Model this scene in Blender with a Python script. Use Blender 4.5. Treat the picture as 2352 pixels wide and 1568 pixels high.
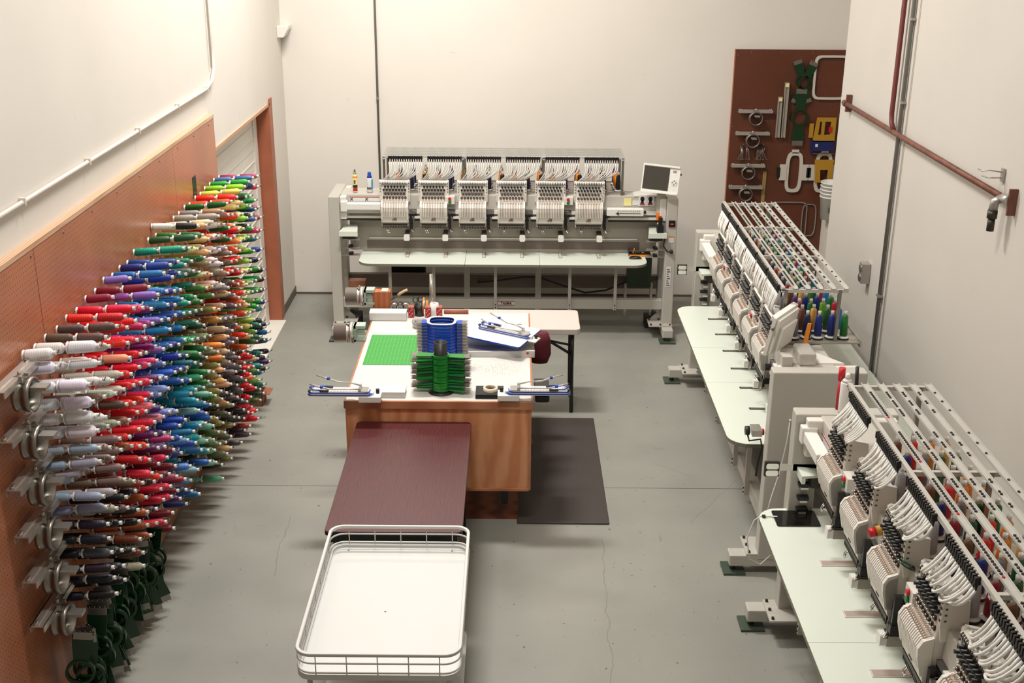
import bpy, bmesh, math, random
from mathutils import Matrix, Vector, Euler
random.seed(7)
D = bpy.data
for o in list(D.objects): D.objects.remove(o)
sc = bpy.context.scene
COL = sc.collection
PI = math.pi

# ---------------------------------------------------------------- camera
cam_d = D.cameras.new('camera'); cam = D.objects.new('camera', cam_d); COL.objects.link(cam)
cam_d.sensor_width = 36; cam_d.lens = 2749/2352*36; cam_d.clip_start = .05; cam_d.clip_end = 60
cam.matrix_world = Matrix.Translation((0, 0, 3.92)) @ Matrix.Rotation(math.radians(90-20.3), 4, 'X') @ Matrix.Rotation(.007, 4, 'Z')
sc.camera = cam
# ---------------------------------------------------------------- light and exposure
sc.view_settings.view_transform = 'Standard'; sc.view_settings.look = 'None'
sc.view_settings.gamma = 1; sc.view_settings.use_curve_mapping = False
sc.view_settings.exposure = 0.0
w = D.worlds.new('world'); sc.world = w; w.use_nodes = True
w.node_tree.nodes['Background'].inputs[0].default_value = (1, .95, .88, 1)
w.node_tree.nodes['Background'].inputs[1].default_value = .3
LIGHTS = [((-.35, 4.4, 6.4), 145), ((-.95, 8.4, 6.4), 305), ((-.9, 10.1, 4.4), 36)]
for (p, e) in LIGHTS:
    l = D.lights.new('ceiling_light', 'AREA'); l.shape = 'RECTANGLE'; l.size = 1.25; l.size_y = .35
    l.energy = e; l.color = (1, .97, .925)
    o = D.objects.new('ceiling_light', l); COL.objects.link(o); o.location = p

# ---------------------------------------------------------------- materials
def lin(c):
    return tuple((v/255/12.92 if v/255 <= .04045 else ((v/255+.055)/1.055)**2.4) for v in c[:3]) + (1,)
def mat(name, col, rough=.5, metal=0, noise=0, nscale=8, bump=0, bscale=60, emit=0, alpha=1, trans=0, coat=0):
    m = D.materials.new(name); m.use_nodes = True
    nt = m.node_tree; b = nt.nodes['Principled BSDF']
    b.inputs['Base Color'].default_value = lin(col); b.inputs['Roughness'].default_value = rough
    b.inputs['Metallic'].default_value = metal
    if coat: b.inputs['Coat Weight'].default_value = coat; b.inputs['Coat Roughness'].default_value = .15
    if trans: b.inputs['Transmission Weight'].default_value = trans
    if alpha < 1: b.inputs['Alpha'].default_value = alpha
    if noise or bump:
        tc = nt.nodes.new('ShaderNodeTexCoord')
    if noise:
        n = nt.nodes.new('ShaderNodeTexNoise'); n.inputs['Scale'].default_value = nscale; n.inputs['Detail'].default_value = 5
        nt.links.new(tc.outputs['Object'], n.inputs['Vector'])
        r = nt.nodes.new('ShaderNodeMapRange'); r.inputs[1].default_value = .3; r.inputs[2].default_value = .7
        r.inputs[3].default_value = 1-noise; r.inputs[4].default_value = 1+noise
        nt.links.new(n.outputs['Fac'], r.inputs[0])
        mx = nt.nodes.new('ShaderNodeVectorMath'); mx.operation = 'SCALE'; mx.inputs[0].default_value = lin(col)[:3]
        nt.links.new(r.outputs[0], mx.inputs['Scale']); nt.links.new(mx.outputs[0], b.inputs['Base Color'])
    if bump:
        n2 = nt.nodes.new('ShaderNodeTexNoise'); n2.inputs['Scale'].default_value = bscale; n2.inputs['Detail'].default_value = 3
        nt.links.new(tc.outputs['Object'], n2.inputs['Vector'])
        bp = nt.nodes.new('ShaderNodeBump'); bp.inputs['Strength'].default_value = bump; bp.inputs['Distance'].default_value = .004
        nt.links.new(n2.outputs['Fac'], bp.inputs['Height']); nt.links.new(bp.outputs[0], b.inputs['Normal'])
    if emit:
        b.inputs['Emission Color'].default_value = lin(col); b.inputs['Emission Strength'].default_value = emit
    return m
class NT:
    def __init__(s, m): s.nt = m.node_tree; s.b = s.nt.nodes['Principled BSDF']
    def n(s, t, **k):
        x = s.nt.nodes.new(t)
        for a, v in k.items(): setattr(x, a, v)
        return x
    def math(s, op, a, b=None, c=None):
        x = s.n('ShaderNodeMath', operation=op)
        for i, v in enumerate((a, b, c)):
            if v is None: continue
            if isinstance(v, (int, float)): x.inputs[i].default_value = v
            else: s.nt.links.new(v, x.inputs[i])
        return x.outputs[0]
    def mix(s, f, a, b):
        x = s.n('ShaderNodeMix', data_type='RGBA')
        for i, v in ((0, f), (6, a), (7, b)):
            if isinstance(v, (tuple, float, int)): x.inputs[i].default_value = v
            else: s.nt.links.new(v, x.inputs[i])
        return x.outputs[2]
    def obj(s, scale=(1, 1, 1)):
        tc = s.n('ShaderNodeTexCoord'); mp = s.n('ShaderNodeMapping'); mp.inputs['Scale'].default_value = scale
        s.nt.links.new(tc.outputs['Object'], mp.inputs[0]); return mp.outputs[0]
    def noise(s, vec, scale, detail=4, dist=0, rough=.5):
        x = s.n('ShaderNodeTexNoise'); x.inputs['Scale'].default_value = scale; x.inputs['Detail'].default_value = detail
        x.inputs['Distortion'].default_value = dist; x.inputs['Roughness'].default_value = rough
        s.nt.links.new(vec, x.inputs['Vector']); return x.outputs['Fac']
    def rng(s, v, a, b, c=0, d=1):
        x = s.n('ShaderNodeMapRange'); s.nt.links.new(v, x.inputs[0])
        for i, q in zip((1, 2, 3, 4), (a, b, c, d)): x.inputs[i].default_value = q
        return x.outputs[0]
    def base(s, v): s.nt.links.new(v, s.b.inputs['Base Color'])
    def bump(s, v, st=.3, dist=.003):
        x = s.n('ShaderNodeBump'); x.inputs['Strength'].default_value = st; x.inputs['Distance'].default_value = dist
        s.nt.links.new(v, x.inputs['Height']); s.nt.links.new(x.outputs[0], s.b.inputs['Normal'])

M = {}
M['white'] = mat('white_enamel', (222, 218, 210), .35, noise=.02, nscale=3)
M['head_white'] = mat('head_white', (224, 219, 210), .3)
M['frame_grey'] = mat('grey_enamel', (186, 182, 173), .4, noise=.03, nscale=3)
M['plate_grey'] = mat('plate_grey', (168, 161, 150), .35, metal=.15, noise=.05, nscale=2)
M['table_white'] = mat('table_laminate', (222, 228, 216), .25)
M['edge_dark'] = mat('table_edge', (120, 118, 104), .5)
M['black'] = mat('black_plastic', (26, 25, 25), .4)
M['rubber'] = mat('rubber_black', (38, 37, 36), .7)
M['dark_metal'] = mat('dark_metal', (70, 66, 60), .4, metal=.7)
M['chrome'] = mat('chrome', (215, 212, 208), .18, metal=1)
M['alu'] = mat('aluminium', (206, 202, 195), .32, metal=.8)
M['rail'] = mat('rail_grey', (190, 187, 180), .4, metal=.15)
M['steel'] = mat('steel', (150, 145, 138), .35, metal=.9)
M['tube'] = mat('white_tube', (228, 226, 220), .4)
M['gap'] = mat('gap_brown', (156, 136, 122), .6)
M['spring'] = mat('copper_spring', (206, 180, 164), .35, metal=.5)
M['red'] = mat('red_plastic', (196, 26, 36), .35)
M['green'] = mat('green_plastic', (24, 120, 52), .35)
M['orange'] = mat('orange_plate', (236, 140, 36), .45)
M['blue'] = mat('blue_plastic', (22, 70, 170), .35)
M['yellow'] = mat('yellow_plastic', (172, 128, 36), .45)  # toned down; the dim alcove around the jigs is put into this yellow
M['paper'] = mat('paper_white', (216, 215, 211), .7)
M['note'] = mat('note_yellow', (232, 222, 150), .8)
M['screen'] = mat('screen_dark', (72, 68, 62), .15)
M['cart'] = mat('cart_white', (208, 209, 206), .4)
M['foam'] = mat('white_foam', (216, 215, 212), .8)
M['blackbox'] = mat('black_cloth', (24, 22, 22), .85)
M['dkgreen'] = mat('dark_green_enamel', (50, 66, 48), .5)
M['pad_green'] = mat('foot_pad_green', (66, 78, 66), .4)
M['duct'] = mat('duct_brown', (108, 96, 88), .6)
M['disc_rim'] = mat('disc_rim', (74, 54, 48), .3, metal=.6)
M['drum_silver'] = mat('drum_silver', (222, 216, 208), .28, metal=.75)
M['pinkish'] = mat('slot_cover_pink', (214, 202, 192), .4); M['pinkish2'] = mat('slot_inner', (180, 164, 154), .4)
M['clear'] = mat('clear_plastic', (225, 222, 215), .15, trans=.6)
M['glass'] = mat('jar_glass', (230, 232, 230), .05, trans=.85)
M['red_sticker'] = mat('sticker_red', (170, 30, 40), .6)
M['rust'] = mat('rusted_pipe', (112, 70, 56), .6, metal=.2, noise=.35, nscale=12)
M['rustred'] = mat('red_brown_pipe', (104, 44, 38), .5)
M['conduit'] = mat('grey_conduit', (128, 126, 120), .5, metal=.4)
M['paintpipe'] = mat('painted_conduit', (222, 215, 206), .5)
M['galv'] = mat('galvanised', (180, 176, 170), .4, metal=.75)
M['tape'] = mat('masking_tape', (222, 208, 182), .6)
M['maroon'] = mat('maroon_cloth', (92, 26, 38), .85)
M['cardboard'] = mat('cardboard', (150, 92, 66), .8)
M['hoop_green'] = mat('hoop_green', (14, 128, 40), .3)
M['hoop_shade_green'] = mat('hoop_green_shaded', (9, 48, 22), .35)  # hoop green darkened; shade of threads and alcove is put into the colour
M['hoop_blue'] = mat('hoop_blue', (16, 66, 176), .3)
M['hoop_white'] = mat('hoop_white', (200, 194, 184), .4)
M['foldtop'] = mat('granite_plastic', (204, 195, 187), .45, noise=.03, nscale=120)
M['kraft'] = mat('kraft_stick', (160, 92, 70), .7)
M['wood_handle'] = mat('wood_handle', (206, 172, 128), .6)
M['silver_dots'] = mat('dot_grey', (96, 88, 80), .5)

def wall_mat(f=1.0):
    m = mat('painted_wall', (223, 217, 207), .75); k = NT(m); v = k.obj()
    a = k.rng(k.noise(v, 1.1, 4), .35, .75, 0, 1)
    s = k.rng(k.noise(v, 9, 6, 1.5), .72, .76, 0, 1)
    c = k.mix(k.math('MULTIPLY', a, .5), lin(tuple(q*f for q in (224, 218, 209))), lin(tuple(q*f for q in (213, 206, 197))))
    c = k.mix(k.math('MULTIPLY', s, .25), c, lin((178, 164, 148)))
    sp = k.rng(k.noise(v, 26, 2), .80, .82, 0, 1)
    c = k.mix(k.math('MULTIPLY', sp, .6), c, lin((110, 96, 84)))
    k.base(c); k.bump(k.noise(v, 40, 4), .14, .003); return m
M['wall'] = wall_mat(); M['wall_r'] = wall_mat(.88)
CRACKS = [(-1.49, 7.15, -1.47, 6.40), (.60, 6.9, .53, 4.9), (1.2, 7.1, 1.62, 7.75), (1.05, 8.02, 1.30, 7.8)]
def floor_mat():
    m = mat('painted_concrete', (142, 141, 132), .42); k = NT(m); v = k.obj()
    a = k.rng(k.noise(v, 1.3, 6), .3, .7)
    c = k.mix(a, lin((138, 138, 130)), lin((152, 151, 142)))
    st = k.rng(k.noise(v, 7, 6, 1.2, .6), .66, .74)
    c = k.mix(k.math('MULTIPLY', st, .30), c, lin((96, 84, 72)))
    fl = k.rng(k.noise(v, 30, 2), .72, .74)
    c = k.mix(k.math('MULTIPLY', fl, .8), c, lin((70, 58, 50)))
    v2 = k.obj((14, 1.2, 1)); sr = k.rng(k.noise(v2, 3.5, 5, 2.5), .70, .72)
    c = k.mix(k.math('MULTIPLY', sr, .18), c, lin((90, 84, 76)))
    sp = k.n('ShaderNodeSeparateXYZ'); k.nt.links.new(v, sp.inputs[0]); wob = k.math('MULTIPLY', k.math('SUBTRACT', k.noise(v, 3.5, 4), .5), .10)
    for (x0, y0, x1, y1) in CRACKS:
        t = k.math('DIVIDE', k.math('SUBTRACT', sp.outputs['Y'], y0), y1-y0)
        xx = k.math('ADD', k.math('ADD', k.math('MULTIPLY', t, x1-x0), x0), wob)
        dd = k.math('LESS_THAN', k.math('ABSOLUTE', k.math('SUBTRACT', sp.outputs['X'], xx)), .0022)
        inn = k.math('MULTIPLY', k.math('GREATER_THAN', t, 0), k.math('LESS_THAN', t, 1))
        c = k.mix(k.math('MULTIPLY', k.math('MULTIPLY', dd, inn), .4), c, lin((62, 56, 50)))
    k.base(c); nt = k.nt
    r = k.rng(k.noise(v, 3, 5), .3, .7, .34, .5); nt.links.new(r, k.b.inputs['Roughness'])
    k.bump(k.noise(v, 30, 4), .12, .003); return m
M['floor'] = floor_mat()
def wood(name, c1, c2, scale=(1, 1, 1), ws=4, dist=6, rough=.45, dark=None):
    m = mat(name, c1, rough); k = NT(m); v = k.obj(scale)
    wv = k.n('ShaderNodeTexWave'); wv.inputs['Scale'].default_value = ws; wv.inputs['Distortion'].default_value = dist
    wv.inputs['Detail'].default_value = 3; wv.inputs['Detail Scale'].default_value = 1.2
    k.nt.links.new(v, wv.inputs['Vector'])
    f = k.rng(wv.outputs['Fac'], .1, .9)
    c = k.mix(f, lin(c1), lin(c2))
    f2 = k.rng(k.noise(v, 22, 5), .4, .8)
    c = k.mix(k.math('MULTIPLY', f2, .25), c, lin(dark or c2)); k.base(c); return m
M['ply'] = wood('plywood_front', (226, 160, 116), (208, 134, 90), (1.1, 1, .35), 2.6, 10, dark=(172, 104, 68))
M['ply_edge'] = wood('wood_edge', (192, 132, 96), (172, 110, 78), (.3, 1, 1), 4, 3)
M['kick'] = wood('wood_kick', (132, 72, 46), (92, 48, 32), (.4, 4, 4), 5, 3)
M['block'] = wood('wood_block', (190, 112, 70), (170, 94, 56), (1.2, 1, .15), 6, 3)
M['plank'] = wood('plank', (126, 92, 72), (104, 74, 58), (.4, 4, 4), 5, 3)
M['mahog'] = wood('mahogany_laminate', (88, 30, 31), (70, 25, 27), (5, .6, 1), 4.5, 12, .42, dark=(38, 16, 19))
M['top_rail'] = wood('pine_rail', (214, 178, 148), (188, 140, 106), (4, .4, 4), 5, 3)
M['jamb'] = mat('brown_jamb', (160, 92, 64), .5, noise=.1, nscale=5)
def peg_mat(name, c, cx, cy):
    m = mat(name, c, .3); k = NT(m); tc = k.n('ShaderNodeTexCoord'); sp = k.n('ShaderNodeSeparateXYZ')
    k.nt.links.new(tc.outputs['Object'], sp.inputs[0])
    g = []
    for ax in (cx, cy):
        f = k.math('FRACT', k.math('DIVIDE', sp.outputs[ax], .0254))
        g.append(k.math('POWER', k.math('SUBTRACT', f, .5), 2))
    d = k.math('LESS_THAN', k.math('ADD', g[0], g[1]), .016)
    v = k.obj(); a = k.rng(k.noise(v, 1.6, 5), .3, .7)
    dk = tuple(int(q*.86) for q in c)
    cc = k.mix(a, lin(c), lin(dk)); cc = k.mix(k.math('MULTIPLY', d, .8), cc, lin((52, 28, 18))); k.base(cc); return m
M['peg_left'] = peg_mat('pegboard_orange', (190, 120, 86), 'Y', 'Z')
M['peg_right'] = peg_mat('pegboard_brown', (102, 56, 39), 'X', 'Z')  # darkened so the alcove's dimness sits in the board colour
def grid_mat():
    m = mat('cutting_mat', (44, 158, 66), .55); k = NT(m); tc = k.n('ShaderNodeTexCoord'); sp = k.n('ShaderNodeSeparateXYZ')
    k.nt.links.new(tc.outputs['Object'], sp.inputs[0]); ls = []
    for ax in 'XY':
        f = k.math('FRACT', k.math('DIVIDE', sp.outputs[ax], .0254)); ls.append(k.math('LESS_THAN', f, .06))
    l = k.math('MAXIMUM', *ls)
    k.base(k.mix(k.math('MULTIPLY', l, .5), lin((40, 150, 62)), lin((196, 206, 90)))); return m
M['cutmat'] = grid_mat()
def thread_mat(name, attr=False):
    m = mat(name, (200, 200, 200), .38); k = NT(m)
    if attr:
        a = k.n('ShaderNodeAttribute', attribute_name='tcol'); c = a.outputs['Color']; tc = k.n('ShaderNodeTexCoord'); ax = 'X'
    else:
        a = k.n('ShaderNodeObjectInfo'); c = a.outputs['Color']; tc = k.n('ShaderNodeTexCoord'); ax = 'Z'
    sp = k.n('ShaderNodeSeparateXYZ'); k.nt.links.new(tc.outputs['Object'], sp.inputs[0])
    f = k.math('FRACT', k.math('MULTIPLY', sp.outputs[ax], 95 if not attr else 95))
    f = k.math('ABSOLUTE', k.math('SUBTRACT', f, .5))
    g = k.rng(f, 0, .5, .84, 1.03)
    x = k.n('ShaderNodeVectorMath', operation='SCALE'); k.nt.links.new(c, x.inputs[0]); k.nt.links.new(g, x.inputs['Scale'])
    k.base(x.outputs[0]); k.b.inputs['Roughness'].default_value = .45; k.bump(f, .35, .002); return m
M['thread'] = thread_mat('rayon_thread'); M['thread_far'] = thread_mat('rayon_thread_far', True)
M['mirror'] = mat('disc_foil', (120, 160, 140), .08, metal=1)

# ---------------------------------------------------------------- mesh helpers
class MB:
    def __init__(s): s.v = []; s.f = []; s.m = []; s.s = []; s.c = None
    def add(s, vs, fs, mi=0, sm=False, X=None):
        b = len(s.v)
        s.v += [tuple(X @ Vector(p)) for p in vs] if X is not None else [tuple(p) for p in vs]
        for f in fs: s.f.append([i+b for i in f]); s.m.append(mi); s.s.append(sm)
        return s
    def box(s, x0, x1, y0, y1, z0, z1, mi=0, X=None):
        return s.add([(x0, y0, z0), (x1, y0, z0), (x1, y1, z0), (x0, y1, z0), (x0, y0, z1), (x1, y0, z1), (x1, y1, z1), (x0, y1, z1)],
              [(0, 3, 2, 1), (4, 5, 6, 7), (0, 1, 5, 4), (1, 2, 6, 5), (2, 3, 7, 6), (3, 0, 4, 7)], mi, False, X)
    def prism(s, poly, a, b, axis='z', mi=0, sm=False, X=None):
        n = len(poly)
        def P(p, q): return {'z': (p[0], p[1], q), 'x': (q, p[0], p[1]), 'y': (p[0], q, p[1])}[axis]
        vs = [P(p, a) for p in poly]+[P(p, b) for p in poly]
        s.add(vs, [tuple(range(n))[::-1], tuple(range(n, 2*n))], mi, False, X)
        b0 = len(s.v)-2*n
        for i in range(n):
            j = (i+1) % n; s.f.append([b0+i, b0+j, b0+n+j, b0+n+i]); s.m.append(mi); s.s.append(sm)
        return s
    def frame(s, outer, inner, a, b, axis='z', mi=0, sm=True, X=None):
        n = len(outer)
        def P(p, q): return {'z': (p[0], p[1], q), 'x': (q, p[0], p[1]), 'y': (p[0], q, p[1])}[axis]
        vs = [P(p, a) for p in outer]+[P(p, b) for p in outer]+[P(p, a) for p in inner]+[P(p, b) for p in inner]
        fs = []
        for i in range(n):
            j = (i+1) % n
            fs += [(i, j, n+j, n+i), (2*n+j, 2*n+i, 3*n+i, 3*n+j), (n+i, n+j, 3*n+j, 3*n+i), (j, i, 2*n+i, 2*n+j)]
        return s.add(vs, fs, mi, False, X)
    def lathe(s, prof, n=12, mi=0, sm=True, X=None, capa=True, capb=True):
        vs = [(r*math.cos(2*PI*i/n), r*math.sin(2*PI*i/n), z) for (r, z) in prof for i in range(n)]
        fs = []
        for k in range(len(prof)-1):
            for i in range(n):
                j = (i+1) % n; fs.append((k*n+i, k*n+j, (k+1)*n+j, (k+1)*n+i))
        s.add(vs, fs, mi, sm, X); b = len(s.v)-len(vs)
        if capa: s.f.append([b+i for i in range(n)][::-1]); s.m.append(mi); s.s.append(False)
        if capb: s.f.append([b+(len(prof)-1)*n+i for i in range(n)]); s.m.append(mi); s.s.append(False)
        return s
    def cyl(s, p0, p1, r0, r1=None, n=12, mi=0, X=None):
        p0 = Vector(p0); p1 = Vector(p1); d = p1-p0
        Q = Matrix.Translation(p0) @ d.to_track_quat('Z', 'Y').to_matrix().to_4x4()
        if X is not None: Q = X @ Q
        return s.lathe([(r0, 0), (r0 if r1 is None else r1, d.length)], n, mi, True, Q)
    def tube(s, pts, r, n=6, mi=0, X=None, closed=False):
        pts = [Vector(p) for p in pts]; m = len(pts); vs = []; up = None
        for i, p in enumerate(pts):
            a = pts[(i-1) % m] if (closed or i > 0) else p; b = pts[(i+1) % m] if (closed or i < m-1) else p
            t = (b-a).normalized()
            if up is None:
                up = t.orthogonal().normalized()
            up = (up - t*up.dot(t)); up = up.normalized() if up.length > 1e-6 else t.orthogonal().normalized()
            si = t.cross(up)
            for k in range(n):
                an = 2*PI*k/n; vs.append(p+up*(r*math.cos(an))+si*(r*math.sin(an)))
        fs = []
        for i in range(m if closed else m-1):
            j = (i+1) % m
            for k in range(n):
                l = (k+1) % n; fs.append((i*n+k, i*n+l, j*n+l, j*n+k))
        if not closed: fs += [tuple(range(n))[::-1], tuple((m-1)*n+k for k in range(n))]
        return s.add(vs, fs, mi, True, X)
    def mesh(s, name, mats):
        me = D.meshes.new(name); me.from_pydata(s.v, [], s.f)
        for m in (mats if isinstance(mats, (list, tuple)) else [mats]): me.materials.append(M[m] if isinstance(m, str) else m)
        me.polygons.foreach_set('material_index', s.m); me.polygons.foreach_set('use_smooth', s.s)
        bm_ = bmesh.new(); bm_.from_mesh(me); bmesh.ops.recalc_face_normals(bm_, faces=bm_.faces); bm_.to_mesh(me); bm_.free(); me.update(); return me
    def build(s, name, mats, parent=None, loc=None, rot=None, bevel=0, kind=None, label=None):
        return new(name, s.mesh(name, mats), parent, loc, rot, bevel, kind, label)
def new(name, me, parent=None, loc=None, rot=None, bevel=0, kind=None, label=None):
    o = D.objects.new(name, me); COL.objects.link(o)
    if parent: o.parent = parent
    if loc: o.location = loc
    if rot: o.rotation_euler = rot
    if bevel:
        b = o.modifiers.new('bevel', 'BEVEL'); b.width = bevel; b.segments = 2; b.limit_method = 'ANGLE'; b.angle_limit = .7
    if kind: o['kind'] = kind
    if label: o['label'] = label
    return o
def tag(o, label, cat, group=None):
    o['label'] = label; o['category'] = cat
    if group: o['group'] = group
    return o
def thing(name, label, cat, loc=(0, 0, 0), rz=0, group=None):
    o = D.objects.new(name, None); COL.objects.link(o); o.location = loc; o.rotation_euler = (0, 0, rz)
    o.empty_display_size = .1; return tag(o, label, cat, group)
def struct(o): o['kind'] = 'structure'; return o
def copy_tree(o, parent=None):
    c = o.copy(); COL.objects.link(c); c.parent = parent
    for ch in o.children: copy_tree(ch, c)
    return c
def rrect(x0, x1, y0, y1, r, n=5, corners=(1, 1, 1, 1)):
    out = []
    for k, (cx, cy, a0) in enumerate(((x1-r, y1-r, 0), (x0+r, y1-r, 90), (x0+r, y0+r, 180), (x1-r, y0+r, 270))):
        if corners[k]:
            for i in range(n+1):
                a = math.radians(a0+90*i/n); out.append((cx+r*math.cos(a), cy+r*math.sin(a)))
        else:
            out.append(((x1, y1), (x0, y1), (x0, y0), (x1, y0))[k])
    return out
def ell(cx, cy, a, b, n=20): return [(cx+a*math.cos(2*PI*i/n), cy+b*math.sin(2*PI*i/n)) for i in range(n)]
def text_mesh(txt, size, name, m, depth=.001):
    cu = D.curves.new(name, 'FONT'); cu.body = txt; cu.size = size; cu.align_x = 'CENTER'; cu.align_y = 'CENTER'; cu.extrude = depth; cu.offset = size*.02
    o = D.objects.new('tmp', cu); COL.objects.link(o)
    dg = bpy.context.evaluated_depsgraph_get(); me = D.meshes.new_from_object(o.evaluated_get(dg))
    D.objects.remove(o); me.name = name; me.materials.clear(); me.materials.append(M[m]); return me

# ---------------------------------------------------------------- the setting
WX0, WX1, YB, HC = -2.28, 2.62, 12.0, 7.2
b = MB(); b.box(-2.6, 4.6, -3, 7.612, -.1, 0); b.box(-2.6, 4.6, 7.618, YB+.1, -.1, 0); b.box(-2.6, 4.6, 7.612, 7.618, -.1, -.006)
struct(b.build('floor', 'floor'))
struct(MB().box(-2.6, 4.6, -3, YB+.2, HC, HC+.1).build('ceiling', 'wall'))
struct(MB().box(-2.6, 4.6, YB, YB+.15, 0, HC).build('wall_back', 'wall'))
struct(MB().box(-2.6, 4.6, -3.1, -3, 0, HC).build('wall_front', 'wall'))
b = MB()  # left wall with the door opening Y 8.96..11.16, h < 2.11
b.box(WX0-.15, WX0, -3, 8.96, 0, HC); b.box(WX0-.15, WX0, 11.16, YB, 0, HC); b.box(WX0-.15, WX0, 8.96, 11.16, 2.11, HC)
struct(b.build('wall_left', 'wall'))
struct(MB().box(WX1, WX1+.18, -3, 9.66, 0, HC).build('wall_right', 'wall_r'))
struct(MB().box(4.5, 4.6, 9.66, YB, 0, HC).build('wall_alcove', 'wall'))
struct(MB().box(WX1+.18, 4.6, 9.5, 9.6, 0, HC).build('wall_return', 'wall'))
bm = mat('baseboard_dark', (96, 86, 76), .6)
struct(MB().box(-2.28, 4.5, YB-.008, YB, 0, .022).build('baseboard_back', bm))
struct(MB().box(WX0, WX0+.006, 11.22, YB, 0, .09).build('baseboard_left', bm))
struct(MB().box(WX1-.006, WX1, -3, 9.66, 0, .03).build('baseboard_right', bm))
# door: sectional slab in a recess
door = D.objects.new('door_1', None); COL.objects.link(door); door.location = (-2.40, 8.96, 0); door['kind'] = 'structure'
dm = mat('door_panel_paint', (226, 222, 212), .5, noise=.02, nscale=2)
for i in range(5):
    b = MB(); b.box(-.03, 0, 0, 2.02, .004+i*.43, .004+i*.43+.424)
    for q in (.10, .21, .32): b.box(0, .006, 0, 2.02, .004+i*.43+q, .004+i*.43+q+.012)
    b.build('door_section', dm, door)
MB().box(-.03, .012, 2.02, 2.16, 0, 2.12).build('door_stop', 'wall', door)
struct(MB().box(WX0-.15, WX0+.012, 11.15, 11.18, 0, 2.13).build('trim_1', 'jamb'))
struct(MB().box(WX0-.15, WX0+.012, 8.96, 11.18, 2.10, 2.125).build('trim_2', 'top_rail'))
struct(MB().box(WX0-.14, WX0+.05, 9.0, 11.15, .0, .004).build('trim_3', mat('threshold_paint', (226, 222, 212), .6, noise=.03)))
struct(MB().box(WX0, WX0+.012, 11.18, 11.30, 0, 2.16).build('trim_4', 'jamb'))

# wall fittings
def pipe(name, pts, r, m, label, cat, clips=(), mc='galv', n=10):
    o = thing(name, label, cat, pts[0]); q = Vector(pts[0])
    MB().tube([Vector(p)-q for p in pts], r, n).build('pipe', m, o)
    for (c, ax) in clips:
        c = Vector(c)-q; X = Matrix.Translation(c)
        bb = MB()
        if ax == 'y': bb.box(-r*1.25, r*1.12, -.006, .006, -r*1.15, r*1.8, 0, X)
        else: bb.box(-r*1.15, r*1.15, -r*2.0, r*2.0, -.008, .008, 0, X)
        bb.build('pipe_clip', mc, o)
    return o
pipe('conduit', [(-2.264, 1.5, 2.59), (-2.264, 8.9, 2.59), (-2.264, 9.08, 2.62), (-2.264, 9.17, 2.70), (-2.264, 9.18, 2.85), (-2.264, 9.15, 7.1)], .012, 'paintpipe',
     'white painted conduit running along the left wall and bending up', 'conduit', [((-2.262, y, 2.59), 'y') for y in (5.4, 6.3, 7.2, 8.1, 8.9)], 'paintpipe')
pipe('conduit', [(-2.262, 9.10, 2.72), (-2.262, 9.09, 7.1)], .007, 'paintpipe', 'thin white painted conduit rising beside the bend of the thicker one', 'conduit')
pipe('conduit', [(-1.352, 11.985, .6), (-1.352, 11.985, 7.1)], .011, 'conduit', 'thin grey conduit running up the back wall behind the machine', 'conduit',
     [((-1.352, 11.985, 2.05), 'z'), ((-1.352, 11.985, 3.4), 'z')])
pipe('conduit', [(2.60, 8.07, .3), (2.60, 8.07, 7.1)], .014, 'conduit', 'grey vertical conduit on the right wall crossing the rusty pipe', 'conduit',
     [((2.60, 8.07, h), 'z') for h in (1.3, 2.66, 3.2)])
pipe('thin_conduit', [(2.612, 7.98, .3), (2.612, 7.98, 7.1)], .004, 'paintpipe', 'thin white cable beside the grey vertical conduit on the right wall', 'cable')
pipe('drop_pipe', [(2.585, 8.22, 7.1), (2.585, 8.22, 2.56), (2.585, 8.20, 2.5), (2.585, 8.14, 2.46)], .017, 'rustred', 'red brown pipe coming down to the rusty horizontal pipe', 'pipe')
ap = pipe('air_pipe', [(2.58, 9.34, 2.445), (2.58, 7.7, 2.452), (2.58, 6.12, 2.462)], .018, 'rust', 'rusty brown horizontal air pipe on the right wall', 'pipe', n=12)
q = Vector((2.58, 9.34, 2.445))
b = MB(); b.cyl((0, .05, 0), (0, -.01, 0), .026); b.cyl((0, .09, 0), (0, .05, 0), .018); b.box(-.005, .035, -.005, .02, -.06, .07); b.build('end_fitting', 'rust', ap)
b = MB(); b.cyl((0, -3.24, .017), (0, -3.17, .017), .026); b.tube([(0, -3.15, .01), (0-.03, -3.14, -.01), (-.035, -3.14, -.06)], .024, 10); b.build('elbow', 'galv', ap)
b = MB(); b.cyl((-.035, -3.14, -.06), (-.035, -3.14, -.10), .028, n=8); b.cyl((-.035, -3.14, -.10), (-.035, -3.14, -.17), .02, n=10); b.build('air_coupling', 'dark_metal', ap)
MB().box(-.005, .038, -3.25, -3.235, -.06, .08).build('wall_strap', 'rust', ap)
o = thing('wire_hook', 'small bent wire hook on the right wall above the pipe end', 'hook', (2.61, 6.3, 2.57))
MB().tube([(0, 0, 0), (-.07, .0, .01), (-.10, .03, 0), (-.10, .09, 0)], .004).tube([(0, 0, -.03), (-.07, .0, -.03), (-.09, .05, -.03)], .004).build('wire', 'galv', o)
MB().box(-.006, .008, -.015, .015, -.05, .02).build('hook_plate', 'galv', o)
o = thing('outlet_box', 'metal outlet box with a double socket on the right wall', 'outlet', (2.60, 8.43, 1.36))
MB().box(-.045, .018, -.04, .04, -.075, .075).build('box', 'galv', o, bevel=.004)
for z in (-.035, .035): MB().lathe([(.024, 0), (.024, .008)], 14, 0, False, Matrix.Translation((-.045, 0, z)) @ Matrix.Rotation(-PI/2, 4, 'Y')).build('socket', 'steel', o)
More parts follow.
